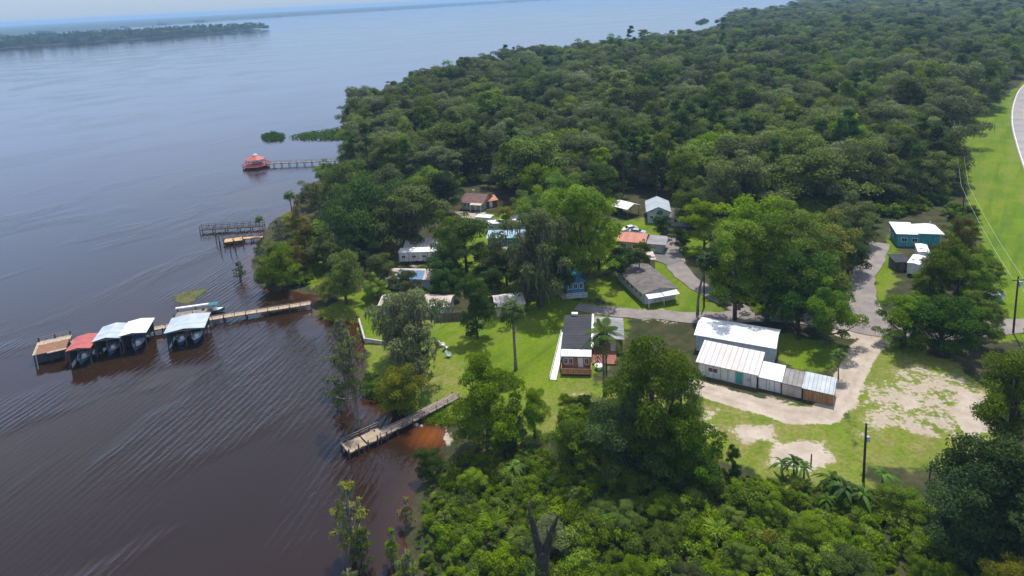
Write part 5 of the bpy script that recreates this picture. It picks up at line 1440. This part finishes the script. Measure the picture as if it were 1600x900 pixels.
def dock(label, pts, w, z, m, rails=(), gap=4.0, rm='wood_grey', name='dock', rh=1.0, cat='dock', depth=-1.8):
    a = Vector(pts[0]); t = thing(name, label, cat, (a.x, a.y, 0), 0)
    P = [Vector((p[0] - a.x, p[1] - a.y, z)) for p in pts]
    for p, q in zip(P, P[1:]):
        d = (q - p); n = d.normalized(); r = math.atan2(n.y, n.x)
        b = MB(); b.box(-.05, d.length + .05, -w / 2, w / 2, -.09, .0); o = b.build('deck', m, t, p); o.rotation_euler.z = r
        b = MB(); b.box(0, d.length, -w / 2 + .1, -w / 2 + .2, -.3, -.095); b.box(0, d.length, w / 2 - .2, w / 2 - .1, -.3, -.095); o = b.build('stringer', 'wood_grey', t, p); o.rotation_euler.z = r
        s = Vector((-n.y, n.x, 0)); k = max(1, round(d.length / gap))
        for i in range(k + 1):
            for e in (-1, 1):
                c = p + n * (d.length * i / k) + s * e * (w / 2 + .09)
                b = MB(); b.tube([(c.x, c.y, depth), (c.x, c.y, z + .18)], [.13, .12], 7); b.build('piling', 'piling', t)
        for e in rails:
            railing(t, [tuple(p + s * e * (w / 2 - .05)), tuple(q + s * e * (w / 2 - .05))], z, rh, rm, 2.2)
    return t


mainp = [G(486, 473, 1.1), G(350, 494, 1.1), G(222, 516.5, 1.1), G(112, 533, 1.1), G(60, 540, 1.1)]
dock('long boathouse dock with pale planks reaching far out into the river', mainp, 1.7, 1.1, 'wood_tan', (1,), 4.5, rh=.9)
a = G(60, 538, 2.1); q = G(110, 527, 2.1); rz = math.atan2((q - a).y, (q - a).x); l = (q - a).length
t = thing('swim_platform', 'wide brown sun deck at the outer end of the long boathouse dock', 'platform', (a.x, a.y, 1.0), rz)
b = MB(); b.box(.2, l - .2, -5.0, -.9, 1.02, 1.13); b.build('deck', 'wood_brown', t)
b = MB(); b.box(-.3, l + .1, -.88, 1.2, 1.135, 1.2); b.build('border_deck', 'wood_tan', t)
b = MB(); b.box(-.3, .18, -5.0, -.89, 1.04, 1.16); b.build('border_deck', 'wood_tan', t)
b = MB(); b.box(2.2, l, -5.6, -5.02, 1.04, 1.2); b.build('step', 'wood_tan', t)
for x in (0, l / 2, l - .1):
    for y in (-4.9, -2.5, 1.0):
        b = MB(); b.tube([(x, y, -3), (x, y, 2.1 if y > 0 else 1.0)], [.14, .13], 7); b.build('piling', 'piling', t)
railing(t, [(-.2, 1.1, 0), (l, 1.1, 0)], 1.2, .8, 'wood_grey')
b = MB(); b.box(.4, l - .6, -4.9, -1.2, -.7, .98); b.build('dark_opening', 'canvas_dark', t)  # dark block added in place of the shaded opening and boat below


def boathouse(label, pa, pb, z, W, rise, m, L=None, t_=.1, skew=0., curtain='canvas_dark', rz=None):
    t, l = site('boathouse', label, 'boathouse', pa, pb, z, 'boathouses along the long dock', base=0.)
    if rz is not None: t.rotation_euler.z = rz
    L = L or l; h = z - .12
    b = MB(); gable(b, L, W, h, rise, 'y', .3, t_); b.build('roof', m, t)
    for x in (0.1, L / 2, L - .1):
        for y in (.15, W / 2, W - .15):
            b = MB(); top = h + rise * (1 - abs(x - L / 2) / (L / 2)) - .05; b.tube([(x, y, -2), (x, y, top)], [.13, .12], 7); b.build('piling', 'piling', t)
    for y in (.1, W - .1):
        b = MB(); b.bar((0, y, h - .12), (L, y, h - .12), .14, .22); b.build('beam', 'wood_grey', t)
    b = MB(); b.bar((.05, 0, h - .14), (.05, W, h - .14), .14, .2); b.bar((L - .05, 0, h - .14), (L - .05, W, h - .14), .14, .2); b.build('eave_beam', 'wood_grey', t)
    b = MB(); b.box(.1, L - .1, W * .78, W - .3, 1.12, 1.22); b.build('catwalk', 'wood_grey', t)
    if curtain:
        b = MB(); b.box(.12, .2, .3, W - .3, .5, h - .3); b.build('side_curtain', curtain, t)
        b = MB(); b.box(.2, L - .1, W - .22, W - .14, .6, h - .3); b.build('back_curtain', curtain, t)
    return t, L


def boat(t0, x, y, label, hull, top=None, L=4.8, rz=-math.pi / 2, z=.25, group='boats on the lifts', world=None):
    """small motor boat; x y in the frame of the boathouse t0"""
    p = t0.matrix_basis @ Vector((x, y, 0)) if t0 else world
    r = (t0.rotation_euler.z if t0 else 0) + rz
    t = thing('motor_boat', label, 'boat', (p.x, p.y, z), r, group)
    b = MB(); w = 1.0; st = [(-L / 2, .85, .55), (-L / 4, 1, .6), (L / 8, .95, .68), (L * .35, .6, .8), (L / 2, .04, .92)]; vs = []
    for sx, k, hh in st: vs += [(sx, -w * k, hh), (sx, -w * k * .75, .1), (sx, 0, -.08 + (.35 if sx > L * .4 else 0)), (sx, w * k * .75, .1), (sx, w * k, hh)]
    fs = [(i * 5 + j, i * 5 + j + 1, i * 5 + j + 6, i * 5 + j + 5) for i in range(4) for j in range(4)] + [(0, 4, 3, 2, 1)]; b.add(vs, fs); b.build('hull', hull, t)
    b = MB(); dz = -.12; vs = []
    for sx, k, hh in st: vs += [(sx, -w * k * .93, hh + dz), (sx, w * k * .93, hh + dz)]
    b.add(vs, [(i * 2, i * 2 + 2, i * 2 + 3, i * 2 + 1) for i in range(4)]); b.build('deck', 'gel_white', t)
    b = MB(); b.box(-.3, .3, -.35, .35, .5, 1.15); b.build('console', 'gel_white', t)
    b = MB(); b.box(-L / 2 - .45, -L / 2 - .02, -.22, .22, .35, 1.15); b.build('outboard_motor', 'canvas_dark', t)
    if top:
        b = MB(); b.slab([(-1.2, -.9, 1.95), (.9, -.9, 1.95), (.9, .9, 1.95), (-1.2, .9, 1.95)], .08); b.build('canopy', top, t)
        for sx in (-1.1, .8):
            for sy in (-.8, .8):
                b = MB(); b.bar((sx, sy, .5), (sx, sy, 1.88), .05); b.build('canopy_pole', 'steel', t)
    return t


BR = math.atan2((mainp[2] - mainp[3]).y, (mainp[2] - mainp[3]).x)
t, l = boathouse('boathouse with red metal roof next to the brown sun deck', (105, 547), (139, 542), 3.5, 5.6, .32, 'roof_red', rz=BR)
boat(t, l * .5, 2.2, 'boat with teal canopy under the red boathouse roof', 'canvas_teal', 'canvas_teal')
t, l = boathouse('boathouse with pale steel blue roof right of the red one', (146.5, 532), (187, 523.5), 3.8, 6.0, .45, 'roof_steel', rz=BR)
boat(t, l * .55, 2.2, 'dark blue boat under the pale steel blue roof', 'gel_blue', 'canvas_blue')
t, l = boathouse('boathouse with bright white roof right of the pale steel blue one', (188, 523.5), (211, 521), 4.0, 6.0, .3, 'roof_white_y', L=4.4, rz=BR)
boat(t, l * .5, 2.2, 'blue covered boat under the bright white boathouse roof', 'canvas_blue', 'canvas_blue')
t, l = boathouse('lone boathouse with grey white roof halfway along the long dock', (258.5, 519), (318, 508), 3.7, 6.3, .42, 'roof_steel', rz=BR, curtain='canvas_teal')
boat(t, l * .32, 2.4, 'boat on the left lift of the lone halfway boathouse', 'gel_blue', 'canvas_dark')
boat(t, l * .72, 2.4, 'boat on the right lift of the lone halfway boathouse', 'gel_blue', 'canvas_dark')
boat(None, 0, 0, 'small teal covered boat behind the lone halfway boathouse', 'canvas_teal', 'canvas_teal', 4.2, R(10), .15, world=G(336, 488, 0))
a, q = G(276, 482, 1.6), G(334, 474, 1.6)
t = thing('boat_lift', 'low boat lift with long white beam behind the lone halfway boathouse', 'boat lift', (a.x, a.y, 0), math.atan2((q - a).y, (q - a).x)); l = (q - a).length
b = MB(); b.box(-.2, l + .2, -.35, .35, 1.5, 1.75); b.build('beam', 'gel_white', t)
b = MB(); b.box(.2, l, -3.2, -.6, .75, .9); b.build('deck', 'wood_grey', t)
for x in (.1, l / 2, l - .1):
    for y in (-.0, -3.0):
        b = MB(); b.tube([(x, y, -2), (x, y, 1.5 if y > -1 else 1.6)], [.12, .12], 7); b.build('piling', 'piling', t)
# coiled light tarp / ramp at the white boathouse
a = G(214, 533, .3); t = thing('gangway', 'sloping pale gangway beside the bright white boathouse', 'gangway', (a.x, a.y, 0), BR + R(75))
b = MB(); b.hexa([(0, -.5, .2), (0, .5, .2), (3.6, .5, 1.1), (3.6, -.5, 1.1)][:4], [(0, -.5, .3), (0, .5, .3), (3.6, .5, 1.2), (3.6, -.5, 1.2)]); b.build('boards', 'wood_tan', t); railing(t, [(0, .45, 0), (3.6, .45, 0)], .6, 1.0, 'wood_tan')

# rotten foreground dock
A, Bq, Cq = G(712, 618, .9), G(640, 655, .9), G(590, 679, .9)
dock('rotten foreground dock with broken planks running from the bank into the river', [A, Bq, Cq], 1.9, .9, 'wood_grey', (1,), 3.0, 'wood_grey', rh=.8)
a, q = G(545, 708, .9), G(604, 680, .9); rz = math.atan2((q - a).y, (q - a).x); l = (q - a).length
t = thing('dock_platform', 'weathered pale platform at the end of the rotten foreground dock', 'platform', (a.x, a.y, 0), rz)
b = MB()
rr = random.Random(4)
for i in range(int(l / .24)):
    if rr.random() < .06: continue
    b.box(i * .24, i * .24 + .2, rr.uniform(-.15, .1), 2.6 + rr.uniform(-.1, .2), .84, .92 + rr.uniform(0, .03))
b.build('deck', 'wood_tan', t)
b = MB(); b.box(0, l, .1, .25, .55, .83); b.box(0, l, 2.3, 2.45, .55, .83); b.build('stringer', 'wood_grey', t)
for i in range(5):
    for y in (-.1, 2.75):
        b = MB(); x = i * l / 4; b.tube([(x, y, -1.8), (x, y, 1.5 + .3 * rr.random())], [.13, .12], 7); b.build('piling', 'piling', t)
railing(t, [(0, 2.7, 0), (l, 2.7, 0)], .9, .85, 'wood_grey'); railing(t, [(-.05, 0, 0), (-.05, 2.6, 0)], .9, .5, 'wood_tan')
t = thing('shallow_stakes', 'pale rocks in the orange shallows by the rotten dock', 'rock', G(651, 664, 0), 0)
for dx, dy, s in ((0, 0, .38), (.8, -.5, .3)):
    b = MB(); b.tube([(dx, dy, -.4), (dx, dy, .15), (dx + .05, dy, .3)], [s, s * .9, s * .3], 7); b.smooth = True; b.build('rock', 'concrete', t)
t.name = 'rock_pair'
# dark railed dock and orange dock
dock('dark railed dock on the shore point, nearer the red gazebo', [G(412, 352, 1.0), G(314, 358, 1.0)], 1.6, 1.0, 'piling', (1, -1), 4.0, 'piling', rh=1.3)
dock('short dock with new orange boards below the dark railed dock', [G(410, 370, 1.0), G(378, 372, 1.0)], 1.5, 1.0, 'wood_new', (), 3.0)
a, q = G(350, 378, 1.0), G(380, 374, 1.0); t = thing('dock_platform', 'square platform of new orange boards at the end of the short dock', 'platform', (a.x, a.y, 0), math.atan2((q - a).y, (q - a).x)); l = (q - a).length
b = MB(); b.box(0, l, -.6, 2.4, .92, 1.03); b.build('deck', 'wood_new', t)
for x in (0, l / 2, l):
    for y in (-.7, 2.4):
        b = MB(); b.tube([(x, y, -2), (x, y, 2.2 if y < 0 else 1.3)], [.14, .13], 7); b.build('piling', 'piling', t)
b = MB(); b.box(0, l, -.5, 2.3, .3, .9); b.build('underframe', 'piling', t)
for i, (x, y) in enumerate(((338, 378), (345, 390), (343, 382), (360, 392), (368, 390))):
    p = G(x, y, 0); t = thing('mooring_post', 'dark mooring post standing in the water beside the orange platform', 'post', (p.x, p.y, 0), 0, 'mooring posts by the orange platform')
    b = MB(); b.tube([(0, 0, -2), (.06, 0, 2.6)], [.14, .12], 7); b.build('shaft', 'piling', t); b = MB(); b.tube([(.06, 0, 2.6), (.06, 0, 2.72)], [.15, .05], 7); b.build('cap', 'wood_grey', t)
# red gazebo
c = G(400, 257, 1.0); t = thing('gazebo', 'red octagonal gazebo on a round red deck far out on the water', 'gazebo', (c.x, c.y, 0), R(5))


def octa(b, r, z, y=1.): return [(r * math.cos(R(22.5 + 45 * i)), r * y * math.sin(R(22.5 + 45 * i)), z) for i in range(8)]


def octring(b, r0, z0, r1, z1):
    b.add(octa(b, r0, z0) + octa(b, r1, z1), [(i, (i + 1) % 8, 8 + (i + 1) % 8, 8 + i) for i in range(8)]); return b


b = MB(); octring(b, 5.6, .75, 5.6, 1.0); b.add(octa(b, 5.6, 1.0), [tuple(range(8))]); b.add(octa(b, 5.6, .75), [tuple(range(8))[::-1]]); b.build('deck', 'roof_red', t)
b = MB(); octring(b, 5.65, 1.55, 5.65, 1.75); octring(b, 5.55, 1.75, 5.55, 1.55); octring(b, 5.65, 1.75, 5.55, 1.75); octring(b, 5.65, 1.15, 5.65, 1.3); b.build('railing', 'roof_red', t)
b = MB(); b.add(octa(b, 4.2, 3.6) + [(0, 0, 5.3)], [(i, (i + 1) % 8, 8) for i in range(8)] + [tuple(range(8))[::-1]]); ro = b.build('roof', 'roof_red', t)
b = MB(); b.add(octa(b, 1.2, 5.1) + [(0, 0, 5.9)], [(i, (i + 1) % 8, 8) for i in range(8)]); b.build('cupola', 'roof_pinkish', ro)
for p in octa(None, 3.8, 0):
    b = MB(); b.box(p[0] - .1, p[0] + .1, p[1] - .1, p[1] + .1, 1.0, 3.65); b.build('post', 'roof_red', t)
for p in octa(None, 5.2, 0):
    b = MB(); b.tube([(p[0], p[1], -2), (p[0], p[1], .8)], [.18, .18], 7); b.build('piling', 'piling', t)
b = MB(); b.box(-2.2, 2.2, 1.5, 2.4, 1.0, 1.9); b.build('bench', 'roof_pinkish', t)
dock('long thin walkway on posts leading to the red gazebo', [G(535, 250, 1.3), G(416, 255.5, 1.3)], 1.3, 1.3, 'wood_grey', (1,), 3.2, 'wood_red', rh=1.1)

# ------------------------------------------------------------------ poles, wires, posts
tops = []


def pole(px, h, label, arm=True, lamp=False, xf=False, lean=0., group='utility poles', rz=0.):
    p = G(*px); t = thing('utility_pole', label, 'utility pole', p, rz, group)
    b = MB(); b.tube([(0, 0, -.5), (lean, 0, h)], [.19, .13], 8); b.build('shaft', 'pole_wood', t)
    if arm:
        b = MB(); b.box(lean - 1.1, lean + 1.1, -.2, -.08, h - .75, h - .6); b.build('crossarm', 'pole_wood', t)
        for x in (-.95, .95):
            b = MB(); b.tube([(lean + x, -.14, h - .6), (lean + x, -.14, h - .42)], [.07, .05], 6); b.build('insulator', 'steel', t)
    if xf:
        b = MB(); b.tube([(lean + .45, -.1, h - 1.9), (lean + .45, -.1, h - 1.0)], [.28, .28], 10); b.build('transformer', 'steel', t)
    if lamp:
        b = MB(); b.box(lean + .12, lean + .5, -.15, .15, h - 2.6, h - 1.9); b.build('meter_box', 'wall_bluegrey', t)
    return Vector((p.x + lean, p.y, GZ + h))


p1 = pole((1349, 752), 8.4, 'dark utility pole standing among the banana plants', False, True)
p2 = pole((1583, 521), 11., 'tall utility pole with transformer by the side road at the grass verge', True, False, True)
p3 = pole((1503, 350), 11., 'utility pole rising beside the rusty tinged tree on the verge', True)
p4 = pole((1492, 236), 12, 'far utility pole at the forest edge of the verge', True)
p5 = pole((1441, 228), 10, 'thin far pole in front of the shaded forest edge', False)
p6 = pole((1100, 480), 9, 'slim dark pole beside the leaning dark palm', False)
pole((948, 600), 5.5, 'short wooden pole on the lawn in front of the feathery palm', False)


def wire(a, c, label, sag=.9, dx=0):
    t = MB(); P = [a.lerp(c, i / 10) + Vector((dx, 0, -.45 - sag * 4 * (i / 10) * (1 - i / 10))) for i in range(11)]
    t.tube(P, [.027] * 11, 4); o = t.build('power_line', 'steel'); tag(o, label, 'power line', 'power lines along the verge')


p7 = G(1700, 800) + Vector((0, 0, 11))
for d, nm in ((-.95, 'left'), (.95, 'right')):
    wire(p2, p3, f'{nm} power line between the transformer pole and the rusty tree pole', .9, d); wire(p3, p4, f'{nm} power line between the rusty tree pole and the far verge pole', .9, d)
wire(p2, p7, 'power line leaving the transformer pole towards the near right', .8)
for i, (x, y, h) in enumerate(((1452, 748, 2.6), (1267, 726, 1.6))):
    t = thing('fence_post', ('tall dark fence post right of the utility pole', 'short thin fence post at the pale sand patch')[i], 'post', G(x, y), 0, 'leftover fence posts')
    b = MB(); b.tube([(0, 0, -.3), (.05 + .1 * (1 - i), 0, h)], [.11, .09], 6); b.build('shaft', 'pole_wood', t); b = MB(); b.tube([(.05 + .1 * (1 - i), 0, h), (.05 + .1 * (1 - i), 0, h + .06)], [.1, .03], 6); b.build('cap', 'wood_grey', t)

# ------------------------------------------------------------------ air, sky, sun, camera
def haze():
    b = MB(); b.box(-15000, 15000, -1500, 15000, -9, 78)
    m, t, N, L = nt('haze')
    o = node(N, 'ShaderNodeOutputMaterial'); v = node(N, 'ShaderNodeVolumePrincipled', inp={'Density': HAZE, 'Anisotropy': .0})
    v.inputs['Color'].default_value = (.42, .68, 1., 1)
    L.new(v.outputs[0], o.inputs['Volume'])
    kind(b.build('haze', m), 'stuff', 'pale blue summer haze over the river')


HAZE = .00013
haze()
SUN_EL, SUN_AZ = R(67), R(24)
s = Vector((math.sin(SUN_AZ) * math.cos(SUN_EL), math.cos(SUN_AZ) * math.cos(SUN_EL), math.sin(SUN_EL)))
ld = bpy.data.lights.new('sun', 'SUN'); ld.energy = 4.6; ld.angle = R(.5); ld.color = (1, .95, .86)
lo = bpy.data.objects.new('sun', ld); COL.objects.link(lo); lo.rotation_euler = s.to_track_quat('Z', 'Y').to_euler(); lo.location = (60, 200, 300)
W = bpy.data.worlds.new('World'); SC.world = W; W.use_nodes = True
N, L = W.node_tree.nodes, W.node_tree.links; N.clear()
o = N.new('ShaderNodeOutputWorld'); bg = N.new('ShaderNodeBackground'); bg.inputs[1].default_value = .145; L.new(bg.outputs[0], o.inputs[0])
sky = N.new('ShaderNodeTexSky'); sky.sky_type = 'NISHITA'; sky.sun_disc = False; sky.sun_elevation = SUN_EL; sky.sun_rotation = SUN_AZ
sky.air_density = 1.3; sky.dust_density = .6; sky.ozone_density = 2.0
# broken summer cloud in the sky
tc = N.new('ShaderNodeTexCoord').outputs['Generated']
sp = N.new('ShaderNodeSeparateXYZ'); L.new(tc, sp.inputs[0])
zz = mathn(N, L, 'MAXIMUM', sp.outputs[2], .05)
cb = N.new('ShaderNodeCombineXYZ'); L.new(mathn(N, L, 'DIVIDE', sp.outputs[0], zz), cb.inputs[0]); L.new(mathn(N, L, 'DIVIDE', sp.outputs[1], zz), cb.inputs[1])
cl = ramp(N, L, noise(N, L, cb.outputs[0], .62, 5, .55, .3), .45, .62)
cl = mathn(N, L, 'MULTIPLY', cl, ramp(N, L, sp.outputs[2], .09, .40, .0, .8))
lowsky = ramp(N, L, sp.outputs[2], .26, .62, .9, 0)
band = mixc(N, L, ramp(N, L, sp.outputs[2], .0, .16), (2.75, 3.6, 4.65), (4.3, 5.9, 9.2))
skyc = mixc(N, L, lowsky, sky.outputs[0], band)
L.new(mixc(N, L, cl, skyc, (6.6, 6.7, 7.1)), bg.inputs[0])

cd = bpy.data.cameras.new('camera'); co = bpy.data.objects.new('camera', cd); COL.objects.link(co)
cd.sensor_width = 36; cd.lens = 36 * F / 1600; cd.shift_y = -(450 - CY) / 1600; cd.clip_start = 1; cd.clip_end = 40000
m4 = Matrix.Identity(4)
for i in range(3): m4[i][0], m4[i][1], m4[i][2] = RT[i], UP[i], -FW[i]
m4[2][3] = EYE
co.matrix_world = m4
SC.camera = co
SC.view_settings.view_transform = 'Standard'; SC.view_settings.look = 'None'; SC.view_settings.exposure = .10; SC.view_settings.gamma = 1
SC.cycles.max_bounces = 6; SC.cycles.diffuse_bounces = 3; SC.cycles.glossy_bounces = 2; SC.cycles.transmission_bounces = 3; SC.cycles.volume_bounces = 0
SC.cycles.use_denoising = True
